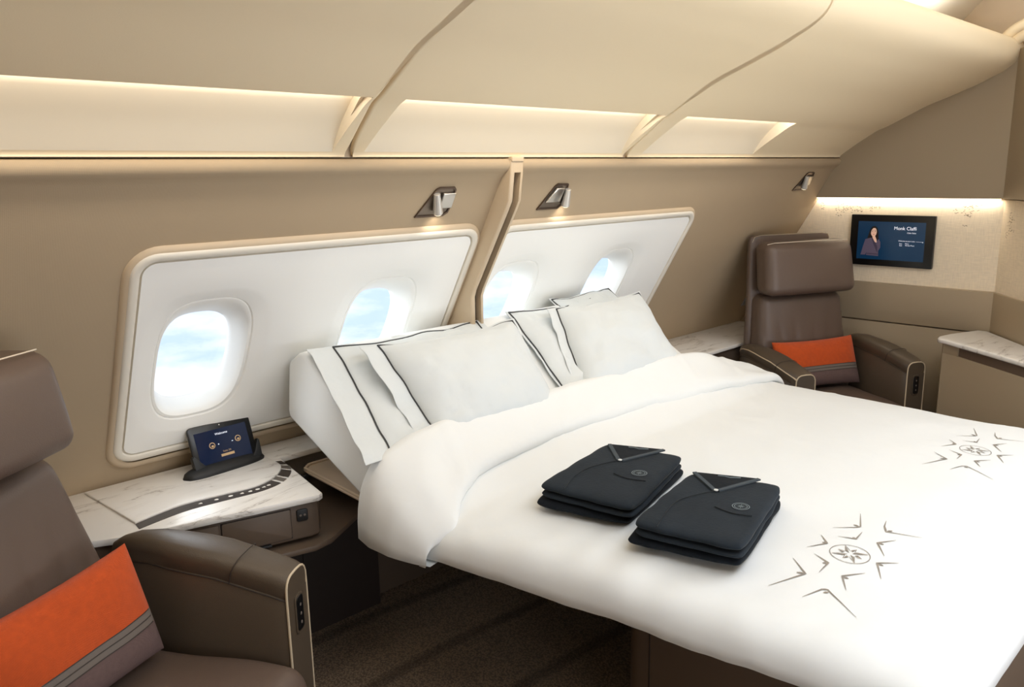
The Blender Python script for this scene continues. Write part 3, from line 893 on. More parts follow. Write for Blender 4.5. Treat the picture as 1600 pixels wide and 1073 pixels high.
RL.append(reading_light(1.605, 1.466, 'steel swivel reading light above the nearer window panel, left of the pillar'))
RL.append(reading_light(2.150, 1.466, 'steel swivel reading light right of the pillar, above the farther window panel', True))
RL.append(reading_light(4.030, 1.482, 'small steel reading light on the shaded wall above the far seat'))

# ------------------------------------------------------------------ bed
bed = thing('bed', (2.15, 1.2, 0), 'double bed under white linen with raised head section by the windows', 'bed')
bm = BM(); prism(bm, [(1.42, .40), (3.02, .40), (3.02, 2.0), (1.42, 2.0)], .52, .56, .01)
obj('bed_frame', bm, M_dark, bed)
bm = BM()
def rr2(x0, x1, y0, y1, r): return rrect(x0, x1, y0, y1, r, 6)
prism(bm, rr2(1.565, 2.85, .45, 1.225, .06), 0.0, .52, .004)
pd = obj('pedestal', bm, M_taupe2, bed)
bm = BM(); prism(bm, [(1.5635, 1.130), (1.5665, 1.130), (1.5665, 1.134), (1.5635, 1.134)], .01, .51); obj('pedestal_seam', bm, M_dark, pd)
# mattress : flat part + raised head part, extruded along x
bm = BM()
sec = [(.50, .565), (.48, .59), (.50, .61), (1.50, .635), (1.60, .675), (1.78, .783), (2.00, .915), (2.155, 1.010), (2.185, 1.022), (2.215, 1.016), (2.268, .985), (2.280, .965), (2.306, .815), (2.300, .792), (2.285, .782), (1.90, .632), (1.80, .60), (1.7, .565)]
nsx = [(1.190, .86), (1.192, .93), (1.198, .97), (1.210, .99), (1.23, 1.0), (2.1, 1.0), (2.68, 1.0), (2.70, .99), (2.712, .97), (2.718, .93), (2.72, .86)]
cy_ = sum(p[0] for p in sec) / len(sec); cz_ = sum(p[1] for p in sec) / len(sec)
rows = []
for x, k in nsx:
    r = []
    for i, (y, z) in enumerate(sec):
        # inset along local normal by (1-k)*.06
        a, b = Vector(sec[i - 1]), Vector(sec[(i + 1) % len(sec)])
        t_ = (b - a).normalized(); nrm = Vector((t_.y, -t_.x))
        if (Vector((y, z)) + nrm * .01 - Vector((1.2, .61))).length < 0: pass
        ins = (1 - k) * .10
        # section is clockwise? make the inset point inward
        q = Vector((y, z)) + nrm * ins
        xx = x + (.27 if y < 1.45 else .27 * (1 - sstep(y, 1.45, 1.78))) * (1 if x < 2 else 0)
        r.append((xx, q.x, q.y))
    rows.append(r)
grid(bm, rows, closed_v=True, cap=True)
bmesh.ops.recalc_face_normals(bm, faces=bm.faces)
obj('mattress', bm, M_linen, bed, sharp=70)

# duvet ------------------------------------------------------------
NY = [.36, .62, 1.16, 1.56, 1.80, 1.95]; NXN = [1.375, 1.335, 1.243, 1.160, 1.122, 1.125]
def xnear(y): return interp(y, NY, NXN)
def xfar(y): return interp(y, [.3, 1.6, 1.95], [3.10, 3.10, 3.13])
YF = .352
def E(d, a):
    if d <= 0: return 0.0
    if d >= a: return 1.0
    u = 1 - d / a; return (1 - u ** 2.6) ** (1 / 2.6)
def hem(x, y): return .568 + .007 * N3(x * 5 + 3, y * 5) + .003 * N3(x * 17, y * 17)
def dtop(x, y):
    z = .680
    z += .112 * min(1.0, max(0.0, (y - 1.53) / .22)) ** 1.15 * (1 - .85 * sstep(x, 2.58, 3.10))
    z += .006 * N3(x * 1.7, y * 1.3, 1) + .0035 * N3(x * 4 + y * 5, y * 3 - x * 2, 4)
    # gentle pull wrinkles near the near edge
    k = 1 - sstep(x - xnear(y), .0, .45)
    z += .006 * k * N3(x * 6 + y * 14, y * 4 - x * 6, 7)
    z += .005 * N3(x * 9 - y * 3, y * 2.5 + x * 3, 11) * sstep(y, .6, 1.6)
    rg = max(0.0, 1 - abs(N3(x * 1.3 + y * .9, y * 1.5 - x * .5, 41)) * 11)
    z += .0045 * rg * rg * max(0.0, N3(x * 1.1, y * 1.2, 47) + .25)
    rg = max(0.0, 1 - abs(N3(x * 2.2 - y * 1.8, y * .9 + x * 1.1, 53)) * 12)
    z += .004 * rg * rg * sstep(y, .7, 1.5)
    # sag towards the edges
    z -= .020 * (1 - sstep(x - xnear(y), 0, .35)) + .018 * (1 - sstep(y - YF, 0, .3)) + .012 * (1 - sstep(xfar(y) - x, 0, .25))
    return z
def dz(x, y):
    return lerp(hem(x, y), dtop(x, y), E(x - xnear(y), .11) * E(xfar(y) - x, .09) * E(y - YF, .10))
def edges(n, a, inner):
    es = [a * (1 - cos(PI / 2 * k / n)) for k in range(n + 1)]
    return es
def dgrid(zf, y0, y1, xnf, xff, ny, nx, a=.11, af=.09, ey=.10, ey1=0.0):
    ys = ([y0 + e for e in edges(8, ey, 0)] if ey else [y0])
    ye = ([y1 - e for e in reversed(edges(8, ey1, 0))] if ey1 else [y1])
    s_, e_ = ys[-1], ye[0]
    ys = ys + [lerp(s_, e_, k / ny) for k in range(1, ny)] + ye
    rows = []
    for y in ys:
        x0, x1 = xnf(y), xff(y)
        xs = [x0 + e for e in edges(10, a, 0)] + [lerp(x0 + a, x1 - af, k / nx) for k in range(1, nx)] + [x1 - e for e in reversed(edges(8, af, 0))]
        rows.append([Vector((x, y, zf(x, y))) for x in xs])
    return rows
duv = thing('duvet', (2.15, 1.1, .56), 'white duvet spread over the bed with two embroidered compass motifs', 'duvet')
bm = BM()
rows = dgrid(dz, YF, 1.77, xnear, xfar, 90, 110)
grid(bm, rows)
# hem return under the edge
per = [r[0] for r in rows]
grid(bm, [[p for p in per], [p + Vector((.012, 0, -.006)) for p in per], [p + Vector((.07, 0, .004)) for p in per]])
per = rows[0]
grid(bm, [[p for p in per], [p + Vector((0, .012, -.006)) for p in per], [p + Vector((0, .07, .004)) for p in per]])
per = [r[-1] for r in rows]
grid(bm, [[p for p in per], [p + Vector((-.012, 0, -.006)) for p in per], [p + Vector((-.07, 0, .004)) for p in per]])
obj('cover', bm, M_linen, duv, sharp=75)
# turned-back fold
FX = [1.10, 1.16, 1.22, 1.30, 1.40, 1.75, 2.23, 2.77, 3.0, 3.15]; FY = [1.53, 1.525, 1.50, 1.565, 1.605, 1.645, 1.640, 1.595, 1.585, 1.58]
def yfold(x): 
    return interp(x, FX, FY) + .006 * N3(x * 4, 2, 9)
YH = 1.835
def fxn(y): return interp(y, [1.5, 1.56, 1.64, 1.72, 1.79, 1.835], [1.150, 1.125, 1.100, 1.092, 1.105, 1.14]) 
def fxf(y): return 3.13
def fz(x, y):
    yf = yfold(x)
    d = y - yf
    base = dtop(x, y) + .010
    zt = base + .030 * E(d, .05) + .022 * sstep(d, .03, .16) - .006 + .008 * N3(x * 2.2, y * 6, 21) + .006 * N3(x * 5 + y * 7, y * 9, 31)
    zt -= .030 * (1 - sstep(x - fxn(y), 0, .22))
    hb = .566 + .006 * N3(x * 6, y * 6, 3)
    return lerp(hb, zt - (1 - E(YH - y, .095)) * .13, E(x - fxn(y), .13) * E(3.13 - x, .10))
bm = BM()
rows = []
vs_ = [0, .006, .016, .03, .05] + [.05 + .95 * k / 26 for k in range(1, 27)]
nx = 120
top = []
for v in vs_:
    r = []
    for i in range(-12, nx + 11):
        if i < 0: e = .13 * (1 - cos(PI / 2 * (i + 12) / 12)); mode = 0
        elif i >= nx: e = .10 * (1 - cos(PI / 2 * (nx + 10 - i) / 10)); mode = 2
        else: mode = 1
        # need y to evaluate the side, iterate
        xg = 1.15 + e if mode == 0 else (3.13 - e if mode == 2 else 1.28 + (3.03 - 1.28) * (i + .5) / nx)
        for _ in range(3):
            yf = yfold(xg); y = lerp(yf, YH, 1 - (1 - v) ** 1.25)
            if mode == 0: xg = fxn(y) + e
            elif mode == 1: xg = lerp(fxn(y) + .13, 3.03, (i + .5) / nx)
        r.append(Vector((xg, y, fz(xg, y))))
    rows.append(r)
grid(bm, rows)
# tuck under: front edge thickness and near-side hem
f0 = rows[0]; grid(bm, [f0, [p + Vector((0, .004, -.008)) for p in f0], [p + Vector((0, .03, -.012)) for p in f0]])
s0 = [r[0] for r in rows]; grid(bm, [s0, [p + Vector((.012, 0, -.008)) for p in s0], [p + Vector((.09, 0, .006)) for p in s0]])

fo = obj('turned_back_fold', bm, M_linen, duv, sharp=75)

# embroidery ------------------------------------------------------------
BIRDS = [[(0.107, 0.0895), (0.1432, 0.0485), (0.1556, 0.0415), (0.2339, 0.0748)], [(0.1553, 0.0589), (0.1553, 0.0461)],
 [(0.0493, 0.0912), (0.0148, 0.0601), (-0.0351, 0.0864)], [(0.0129, 0.0714), (0.0155, 0.0625)],
 [(0.0675, 0.0585), (0.081, 0.0205), (0.1282, 0.0257)], [(0.0832, 0.0302), (0.0829, 0.0226)],
 [(0.2317, 0.0098), (0.1957, -0.0001), (0.1678, -0.0154), (0.1978, -0.087)], [(0.1729, -0.0158), (0.1838, -0.0238)],
 [(0.1388, -0.0496), (0.0956, -0.0235), (0.0441, -0.0602)], [(0.0956, -0.0259), (0.0973, -0.0377)],
 [(0.0389, -0.0946), (0.003, -0.0605), (-0.0558, -0.0932)], [(0.001, -0.064), (0.0014, -0.0748)],
 [(-0.0576, -0.0597), (-0.1012, -0.0281), (-0.146, -0.0566)], [(-0.1026, -0.0305), (-0.102, -0.0424)],
 [(-0.0547, 0.058), (-0.071, 0.0172), (-0.1194, 0.0155)], [(-0.0798, 0.0264), (-0.0726, 0.0189)],
 [(-0.1035, 0.085), (-0.143, 0.0351), (-0.233, 0.0748)], [(-0.1506, 0.0523), (-0.1432, 0.0379)],
 [(-0.2279, 0.0004), (-0.1758, -0.0178), (-0.1686, -0.027), (-0.2216, -0.1118)], [(-0.1839, -0.0251), (-0.1763, -0.0329)]]
def emblem(cx, cy, label):
    bm = BM()
    def surf(x, y): return Vector((x, y, dz(x, y) + .0016))
    def stroke(P, w0, w1, taper=True):
        # ribbon polyline with pointed ends
        Q_ = []
        for a, b in zip(P[:-1], P[1:]):
            for k in range(8): Q_.append(Vector(a).lerp(Vector(b), k / 8))
        Q_.append(Vector(P[-1]))
        n = len(Q_); A = []; B = []
        for i, p in enumerate(Q_):
            t_ = (Q_[min(i + 1, n - 1)] - Q_[max(i - 1, 0)]).normalized(); nm = Vector((-t_.y, t_.x))
            u = i / (n - 1)
            wd = lerp(w1, w0, (1 - abs(2 * u - 1)) ** .8) if taper else w0
            A.append(surf(cx + p.x + nm.x * wd, cy + p.y + nm.y * wd)); B.append(surf(cx + p.x - nm.x * wd, cy + p.y - nm.y * wd))
        grid(bm, [A, B])
    for b in BIRDS:
        if len(b) == 2: stroke(b, .0034, .0010)
        else: stroke(b, .0023, .0004)
    R_ = .043
    ring = []
    for rr_ in (R_ - .0009, R_ + .0009): ring.append([surf(cx + rr_ * cos(2 * PI * k / 48), cy + rr_ * sin(2 * PI * k / 48)) for k in range(48)])
    grid(bm, ring, closed_v=True)
    rot = rad(38)
    for k in range(8):
        a = rot + k * PI / 4
        long = (k % 2 == 0)
        Lr = R_ * (.95 if long else .68)
        tip = Vector((Lr * cos(a), Lr * sin(a)))
        for sgn in (1,):
            b1 = Vector((cos(a + sgn * PI / 8), sin(a + sgn * PI / 8))) * R_ * .40
            b0 = Vector((cos(a), sin(a))) * R_ * (.10 if long else .28)
            poly3 = [b0, b1, tip]
            bm.faces.new([bm.verts.new(surf(cx + p.x, cy + p.y)) for p in poly3])
        if True:
            b1 = Vector((cos(a - PI / 8), sin(a - PI / 8))) * R_ * .30
            stroke([b1, tip], .0008, .0004)
    o = obj('embroidered_emblem', bm, M_embr, duv); o['label'] = label
    return o
emblem(1.719, .691, 'taupe embroidered compass star with birds, nearer')
emblem(2.664, .711, 'taupe embroidered compass star with birds, farther')

# ------------------------------------------------------------------ pillows
def pillow(xc, y0, z0, ang, w, h, th, fl, fr, label, seed, rz=0.0, ft=.010, taper=0.0, pipe=True):
    """xc centre in x; (y0,z0) bottom edge; ang incline; w,h sizes of the stuffed part; fl, fr side flange widths"""
    a = rad(ang)
    V = Vector((0, cos(a), sin(a))); Nf = Vector((0, -sin(a), cos(a))); U = Vector((1, 0, 0))
    if rz: 
        V = V - U * math.tan(rz)
    O = Vector((xc, y0, z0))
    t_ = thing('pillow', O, label, 'pillow', 'white piped pillows on the bed')
    nu, nv = 44, 36
    def prof(u, v):      # half thickness
        e = max(0.0, 1 - abs(u) ** 3.2) ** .55 * max(0.0, 1 - abs(v) ** 3.2) ** .55
        return th * .5 * e
    def P(u, v, side):
        e = prof(u, v)
        wr = .010 * N3(u * 2.2 + seed, v * 2.5, side * 3) * (1 - max(abs(u), abs(v)) ** 6)
        ex = min(1.0, 4 * (1 - max(abs(u), abs(v))))
        wr += .012 * N3(u * 5 + v * 3 + seed, v * 6 - u * 2, 8) * ex * max(abs(u), abs(v)) ** 2
        wr += ex * .0045 * max(0.0, 1 - abs(N3(u * 1.6 + seed, v * 2.4 + u, 17)) * 7) + ex * .004 * N3(u * 9 + seed, v * 4, 19)
        # drawn-in sides
        x = u * (w + taper * v) / 2 * (1 - .030 * (1 - v * v)) + .006 * N3(v * 3, seed, 2)
        y = (v + 1) / 2 * h + (.016 * (1 - u * u) * (-1 if v > 0 else 1) * abs(v)) + .008 * N3(u * 3, seed, 5)
        return O + U * x + V * y + Nf * (side * (e + wr * ex) + .012 * N3(u * 1.5, v * 1.5, seed))
    bm = BM()
    us = [sin(PI / 2 * (-1 + 2 * i / nu)) for i in range(nu + 1)]; vs2 = [sin(PI / 2 * (-1 + 2 * j / nv)) for j in range(nv + 1)]
    for side in (1, -1):
        grid(bm, [[P(u, v, side) for v in vs2] for u in us])
    # flange : flat border outside the piping
    def border(k, d):     # k: 0..4 perimeter
        pass
    per = [( -1, v) for v in vs2] + [(u, 1) for u in us[1:]] + [(1, v) for v in reversed(vs2[:-1])] + [(u, -1) for u in reversed(us[1:-1])]
    inner = [P(u, v, 0) for u, v in per]
    outer = []
    mid = []
    for (u, v), p in zip(per, inner):
        wl = fl if u <= -.999 else (fr if u >= .999 else 0)
        wt = ft
        d = Vector((0, 0, 0))
        if u <= -.999: d -= U * fl
        elif u >= .999: d += U * fr
        else: d += U * (-fl * max(0, (-u - .9) / .1) + fr * max(0, (u - .9) / .1))
        if v >= .999: d += V * wt
        elif v <= -.999: d -= V * wt
        wob = Nf * (.012 * N3(u * 4 + seed, v * 4, 13) + .02 * d.length)
        outer.append(p + d + wob * min(1, d.length / .03)); mid.append(p + d * .5 + wob * .3)
    for off in (.0015, -.0015):
        grid(bm, [[p + Nf * off for p in inner], [p + Nf * off for p in mid], [p + Nf * off * .6 for p in outer]], closed_v=True)
    obj('pillowcase', bm, M_pillow, t_, sharp=60)
    if not pipe: return t_
    bm = BM()
    tube(bm, [p + Nf * .003 for p in inner], .0028, 6, closed=True)
    pp = obj('piping', bm, M_ink, t_); pp['label'] = 'dark grey piping'
    return t_
pillow(1.505, 1.757, .789, 31, .60, .460, .055, .088, .03, 'white pillow leaning lowest at the near side of the bed, behind the front one', 3, rz=-.16)
pillow(1.66, 1.92, .866, 30, .38, .300, .07, .01, .01, 'white pillow tucked behind, peeping out above the near front pillow', 17, pipe=False)
pillow(1.617, 1.728, .770, 40.5, .535, .402, .15, .062, .015, 'plump white front pillow of the near pair, left of centre', 7, rz=-.09, taper=.045)
pillow(2.195, 1.730, .773, 31, .50, .503, .06, .012, .03, 'white pillow with piped edge behind the front one, on the far side of centre', 11, rz=-.20)
pillow(2.50, 1.93, .872, 30, .36, .340, .07, .01, .01, 'white pillow peeping out at the back of the far pair below the last window', 23, rz=-.1)
pillow(2.312, 1.738, .768, 40, .555, .418, .15, .045, .012, 'plump white front pillow of the far pair, nearest the ledge', 13, rz=-.33, taper=-.045)

# ------------------------------------------------------------------ folded clothes
def xy(p): return Vector((p[0], p[1], 0))
def layer(bm, quad, z0, z1, seed, round_=.012, res=(36, 30), puff=.004, notch=None):
    """soft folded slab over a quad (front-left, front-right, back-right, back-left)"""
    a, b, c, d = [xy(q) for q in quad]
    def base(u, v): return a.lerp(b, u).lerp(d.lerp(c, u), v)
    nu, nv = res
    r = round_
    us = [.5 - .5 * cos(PI * i / nu) for i in range(nu + 1)]; vs = [.5 - .5 * cos(PI * i / nv) for i in range(nv + 1)]
    H = (z1 - z0) / 2
    def g(u, v):
        eu = max(0.0, 1 - abs(2 * u - 1) ** 14) ** .5; ev = max(0.0, 1 - abs(2 * v - 1) ** 14) ** .5
        return eu * ev
    for side in (1, -1):
        rows = []
        for u in us:
            row = []
            for v in vs:
                p = base(u, v)
                cq = abs((2 * u - 1) * (2 * v - 1)) ** 7
                p = p.lerp(base(.5, .5), .055 * cq)
                edge = (abs(2 * u - 1) ** 8 + abs(2 * v - 1) ** 8)
                wob = .004 * N3(u * 6 + seed, v * 6, 2)
                z = (z0 + z1) / 2 + side * H * g(u, v) + (puff * N3(u * 3 + seed, v * 3, side) * g(u, v) if side > 0 else 0)
                p = p + Vector((wob, .004 * N3(u * 6, v * 6 + seed, 5), z))
                row.append(p)
            rows.append(row)
        grid(bm, rows)
    return base
def clothes(q_tr, q_sh, labs, tag_group, v_pts, emb, pocket, seam, k):
    zt = .684
    bm = BM()
    layer(bm, q_tr, zt, zt + .026, k * 3.1)
    t_ = obj('folded_trousers', bm, M_charcoal2, None, sharp=70)
    tag(t_, labs[0], 'trousers', 'folded trousers under the shirts')
    # shirt
    s = thing('folded_shirt', ((q_sh[0][0] + q_sh[2][0]) / 2, (q_sh[0][1] + q_sh[2][1]) / 2, zt + .026), labs[1], 'shirt', 'folded dark shirts on the bed')
    bm = BM()
    layer(bm, q_sh, zt + .026, zt + .044, k * 5.7, puff=.002)
    obj('lower_layer', bm, M_charcoal, s, sharp=70)
    bm = BM()
    top = zt + .067
    a, b, c, d = q_sh
    layer(bm, q_sh, zt + .044, top, k * 2.3, puff=.002)
    obj('body', bm, M_charcoal, s, sharp=70)
    zz = top + .0028
    # V neck: inset darker inner back panel with a collar band
    L_, T_, R_ = [Vector((*p, zz)) for p in v_pts]
    bm = BM()
    dz_ = Vector((0, 0, .0006))
    fa = [bm.verts.new(p) for p in (L_ + dz_, T_ + dz_, R_ + dz_)]; bm.faces.new(fa)
    obj('neck_opening', bm, M_charcoal2, s)
    bm = BM()
    for A, B in ((L_, T_), (T_, R_)):
        dd = (B - A).normalized(); nn = Vector((-dd.y, dd.x, 0)) * -.011
        prismpts = [A, B, B + nn, A + nn]
        lo = [bm.verts.new(p + Vector((0, 0, -.002))) for p in prismpts]; hi = [bm.verts.new(p + Vector((0, 0, .002))) for p in prismpts]
        bm.faces.new(hi)
        for i in range(4): bm.faces.new((lo[i], lo[(i + 1) % 4], hi[(i + 1) % 4], hi[i]))
    ext = (T_ - (L_ + R_) / 2).normalized() * .045
    nn = Vector((-ext.y, ext.x, 0)).normalized() * .009
    obj('collar_band', bm, M_band, s)
    bm = BM()
    tube(bm, smooth_pts([(*p, zz) for p in pocket], 5), .0016, 5)
    tube(bm, smooth_pts([(*p, zz) for p in seam], 5), .0011, 5)
    obj('seams', bm, M_stitchd, s)
    bm = BM()
    tg = L_.lerp(R_, .36) + (T_ - L_.lerp(R_, .36)) * .10
    e = (R_ - L_).normalized()
    tube(bm, [tg + dz_ * 2, tg + e * .018 + dz_ * 2, tg + e * .032 + (T_ - L_.lerp(R_, .5)) * .05 + dz_ * 2, tg + e * .058 + dz_ * 2], .0022, 5)
    lb = obj('neck_label', bm, M_embg, s)
    bm = BM(); lathe(bm, [(.0055, 0), (.006, .001), (.0055, .0026), (.003, .003)], T_ + (T_ - L_.lerp(R_, .5)).normalized() * .004, n=14)
    bt = obj('button', bm, M_button, s); bt['label'] = 'pale button'
    bm = BM()
    cx_, cy2 = emb
    for rr_, wd in ((.020, .0011), (.015, .0009)):
        ring = [[Vector((cx_ + q * cos(2 * PI * i / 32) * 1.0, cy2 + q * sin(2 * PI * i / 32), zz + .0006)) for i in range(32)] for q in (rr_ - wd, rr_ + wd)]
        grid(bm, ring, closed_v=True)
    for i in range(8):
        an = i * PI / 4 + .3; l = .014 if i % 2 == 0 else .010
        p0 = Vector((cx_, cy2, zz + .0006)); tip = p0 + Vector((cos(an), sin(an), 0)) * l
        q1 = p0 + Vector((cos(an + .5), sin(an + .5), 0)) * .005
        bm.faces.new([bm.verts.new(v) for v in (p0, q1, tip)])
    eb = obj('chest_emblem', bm, M_embg, s); eb['label'] = 'grey embroidered compass emblem'
# quads : front-left, front-right, back-right, back-left (seen by someone at the foot-near corner)
clothes([(1.395, 1.395), (1.470, 1.135), (1.872, 1.235), (1.80, 1.475)],
        [(1.412, 1.392), (1.462, 1.115), (1.858, 1.235), (1.790, 1.468)],
        ('dark folded trousers beneath the left folded shirt, nearer the pillows', 'folded charcoal shirt on its trousers, left stack nearer the pillows'),
        '', [(1.775, 1.437), (1.690, 1.335), (1.842, 1.300)], (1.645, 1.235), [(1.597, 1.284), (1.593, 1.242), (1.600, 1.215), (1.613, 1.190)], [(1.425, 1.307), (1.504, 1.345), (1.58, 1.36), (1.66, 1.345), (1.685, 1.33)], 1)
clothes([(1.390, 1.088), (1.470, .822), (1.862, .928), (1.775, 1.165)],
        [(1.396, 1.072), (1.460, .815), (1.850, .925), (1.765, 1.152)],
        ('dark folded trousers beneath the right folded shirt, nearer the foot of the bed', 'folded charcoal shirt on its trousers, right stack nearer the foot of the bed'),
        '', [(1.755, 1.128), (1.686, 1.023), (1.826, .987)], (1.637, .925), [(1.594, .97), (1.589, .926), (1.597, .90), (1.608, .879)], [(1.406, 1.004), (1.50, 1.04), (1.57, 1.055), (1.65, 1.035), (1.68, 1.02)], 2)

# ------------------------------------------------------------------ seats (local frame: +x forward, +y sitter's left)
def make_seat(label, loc, rz, screen_side=0, seed=1.0, rec=0.0, hwid=.270, bw=.265, up=0.0, hh=.132):
    s = thing('armchair', (0, 0, 0), label, 'armchair', 'leather suite armchairs')
    # base
    bm = BM(); box(bm, -.24, .24, -.26, .26, 0, .27, .02)
    obj('base', bm, M_dark, s)
    # seat cushion : two lobes with a centre seam
    bm = BM()
    def fc(p):
        q = p.copy()
        if p.z > 0:
            q.z += .018 * (1 - (p.y / .27) ** 2) * (1 - (p.x / .27) ** 4) - .012 * math.exp(-(p.y / .014) ** 2) * (1 if p.x > -.05 else 0)
            q.z += .006 * N3(p.x * 6 + seed, p.y * 6, 2)
        if p.x > .1: q.z -= .02 * ((p.x - .1) / .17) ** 2
        return q + Vector((.035, 0, .35))
    sbox(bm, .265, .262, .078, .05, fc)
    obj('seat_cushion', bm, M_leather, s, sharp=60)
    # backrest shell
    bm = BM()
    secs = []
    for z, hw, xo in ((.10, .285, -.26), (.45, .29, -.27), (.66, .287, -.275), (.80, .275, -.285), (.95, .262, -.298), (1.10, .254, -.312), (1.19, .248, -.32), (1.205, .240, -.322), (1.212, .225, -.323)):
        r = []
        for k in range(24):
            a = 2 * PI * k / 24
            r.append(Vector((xo + .022 - rec * sstep(z, .2, 1.1) - .027 + .027 * math.copysign(abs(cos(a)) ** .6, cos(a)), hw * math.copysign(abs(sin(a)) ** .35, sin(a)), z + up * sstep(z, .6, 1.19))))
        secs.append(r)
    grid(bm, secs, closed_v=True, cap=True)
    obj('back_shell', bm, M_leather, s, sharp=60)
    # back cushion
    bm = BM()
    def fb(p):
        # p.x thickness, p.y width, p.z height (half .27)
        t_ = (p.z + .26) / .52
        q = Vector((p.x, p.y * lerp(1.10, .93, t_), p.z))
        if p.x > 0:
            q.x += .022 * (1 - (p.y / .27) ** 2) + .006 * N3(p.y * 5 + seed, p.z * 4, 3)
            # pleats gathered near the bottom centre
            if t_ < .8:
                k = (1 - t_ / .8)
                for py in (-.17, -.11, -.05, .03, .10, .17):
                    q.x -= .016 * k * math.exp(-((p.y - py * (1.6 - .8 * k)) / .016) ** 2)
        q.x -= (.055 + rec) * t_
        return q + Vector((-.19 - rec * .25, 0, .655))
    sbox(bm, .065, bw, .262, .045, fb)
    obj('backrest', bm, M_leather, s, sharp=60)
    # headrest
    bm = BM()
    def fh(p):
        t_ = (p.z + .14) / .28
        q = Vector((p.x, p.y * lerp(1.0, .955, t_), p.z))
        if p.x > 0:
            q.x += .022 * (1 - (p.y / .272) ** 2) * (1 - (p.z / .145) ** 2) + .0035 * N3(p.y * 6 + seed, p.z * 7, 9)
        q.x += .028 * (1 - t_) - .022 * t_
        return q + Vector((-.190 - rec, 0, 1.055 + (.132 - hh) * .75))
    sbox(bm, .068, hwid, hh, .045, fh)
    hd = obj('headrest', bm, M_leather, s, sharp=60)
    bm = BM()
    tube(bm, [(-.176 - rec, hwid - .027, 1.178), (-.150 - rec, hwid - .05, 1.187), (-.144 - rec, 0, 1.190), (-.150 - rec, .05 - hwid, 1.187), (-.176 - rec, .027 - hwid, 1.178)], .0018, 6)
    obj('stitching', bm, M_stitch, hd)
    bm = BM(); tube(bm, [(p_[0] + .022 - rec * sstep(p_[2], .2, 1.1), p_[1], p_[2] + up) for p_ in ((-.335, .236, .9), (-.331, .240, 1.17), (-.325, .228, 1.207), (-.323, .19, 1.214), (-.323, -.19, 1.214), (-.325, -.228, 1.207), (-.331, -.240, 1.17), (-.335, -.236, .9))], .0011, 6)
    obj('back_piping', bm, M_pipe, s)
    # arms
    for sy in (1, -1):
        def armsec(x, grow=0.0):
            t_ = (x + .27) / .54
            yi0 = interp(t_, [0, .15, .42], [.332, .300, .268])
            zt = interp(t_, [0, .04, .12, .3, .6, .9, 1.0], [.60, .655, .682, .690, .672, .632, .612])
            yi = yi0; yo = interp(t_, [0, .05, .2, .5, .85, 1.0], [.315, .345, .378, .392, .385, .375])
            return zt, yi, yo
        xs_ = [-.27, -.262, -.245, -.22, -.18, -.12, -.06, 0, .06, .12, .17, .205, .226, .238, .244]
        bm = BM(); rows = []
        for x in xs_:
            zt, yi, yo = armsec(x)
            sh_ = interp(x, [-.27, -.25, .225, .244], [.86, 1.0, 1.0, .93])
            yc, hw = (yi + yo) / 2, (yo - yi) / 2 * sh_
            zc = zt - .058
            r = []
            r += [(x, yc - hw, .06), (x, yc - hw, .30), (x, yc - hw, zc - .0045), (x, yc - hw + .004, zc)]
            for k in range(1, 10):
                a = PI - PI * k / 10
                r.append((x, yc + (hw + .002) * math.copysign(abs(cos(a)) ** .55, cos(a)), zc + .058 * abs(sin(a)) ** .6))
            r += [(x, yc + hw - .004, zc), (x, yc + hw, zc - .0045), (x, yc + hw, .30), (x, yc + hw, .06)]
            rows.append([Vector((p[0], p[1] * sy, p[2])) for p in r])
        grid(bm, rows, closed_v=True, cap=True)
        arm = obj('armrest', bm, M_leather2, s, sharp=50)
        # cap seam on the top
        bm = BM()
        zt, yi, yo = armsec(.10)
        pts = []
        for k in range(0, 11):
            a = PI - PI * k / 10
            yc, hw = (yi + yo) / 2, (yo - yi) / 2
            pts.append(Vector((.10 + .02 * sin(a), (yc + (hw + .0025) * math.copysign(abs(cos(a)) ** .55, cos(a))) * sy, zt - .058 + .0585 * abs(sin(a)) ** .6)))
        tube(bm, pts, .0012, 5)
        for side in (-1, 1):
            pp = []
            for x in xs_[1:-1]:
                zt, yi, yo = armsec(x); sh_ = interp(x, [-.27, -.25, .225, .244], [.86, 1.0, 1.0, .93])
                yc, hw = (yi + yo) / 2, (yo - yi) / 2 * sh_
                pp.append(Vector((x, (yc + side * (hw + .0002)) * sy, zt - .0595)))
            tube(bm, pp, .0014, 5)
        obj('arm_seam', bm, M_dark, arm)
        # front piping framing the end face
        bm = BM()
        zt, yi, yo = armsec(.242)
        yc, hw = (yi + yo) / 2, (yo - yi) / 2 * .96
        fp = [Vector((.243, (yc - hw) * sy, .08)), Vector((.243, (yc - hw) * sy, .30)), Vector((.243, (yc - hw) * sy, zt - .056))]
        for k in range(1, 10):
            a = PI - PI * k / 10
            fp.append(Vector((.243, (yc + hw * math.copysign(abs(cos(a)) ** .6, cos(a))) * sy, zt - .056 + .054 * abs(sin(a)) ** .6)))
        fp += [Vector((.243, (yc + hw) * sy, zt - .056)), Vector((.243, (yc + hw) * sy, .30)), Vector((.243, (yc + hw) * sy, .08))]
        tube(bm, fp, .0030, 7)
        if sy == screen_side:   # piping that follows the outer top edge
            pp = []
            for x in xs_[2:]:
                zt2, yi2, yo2 = armsec(x); yc2, hw2 = (yi2 + yo2) / 2, (yo2 - yi2) / 2
                pp.append(Vector((x, (yc2 + hw2 * .93) * sy, zt2 - .022)))
            tube(bm, pp, .0035, 7)
        obj('arm_piping', bm, M_pipe, arm)
        # control panel on the front face
        Mfr = frame((.2445, yc * sy, zt - .105), (0, 1, 0), (0, 0, 1))
        bm = BM(); prism(bm, rrect(-.017, .017, -.055, .035, .010, 5), -.002, .006, .003, M=Mfr); cpn = obj('control_panel', bm, M_black, arm)
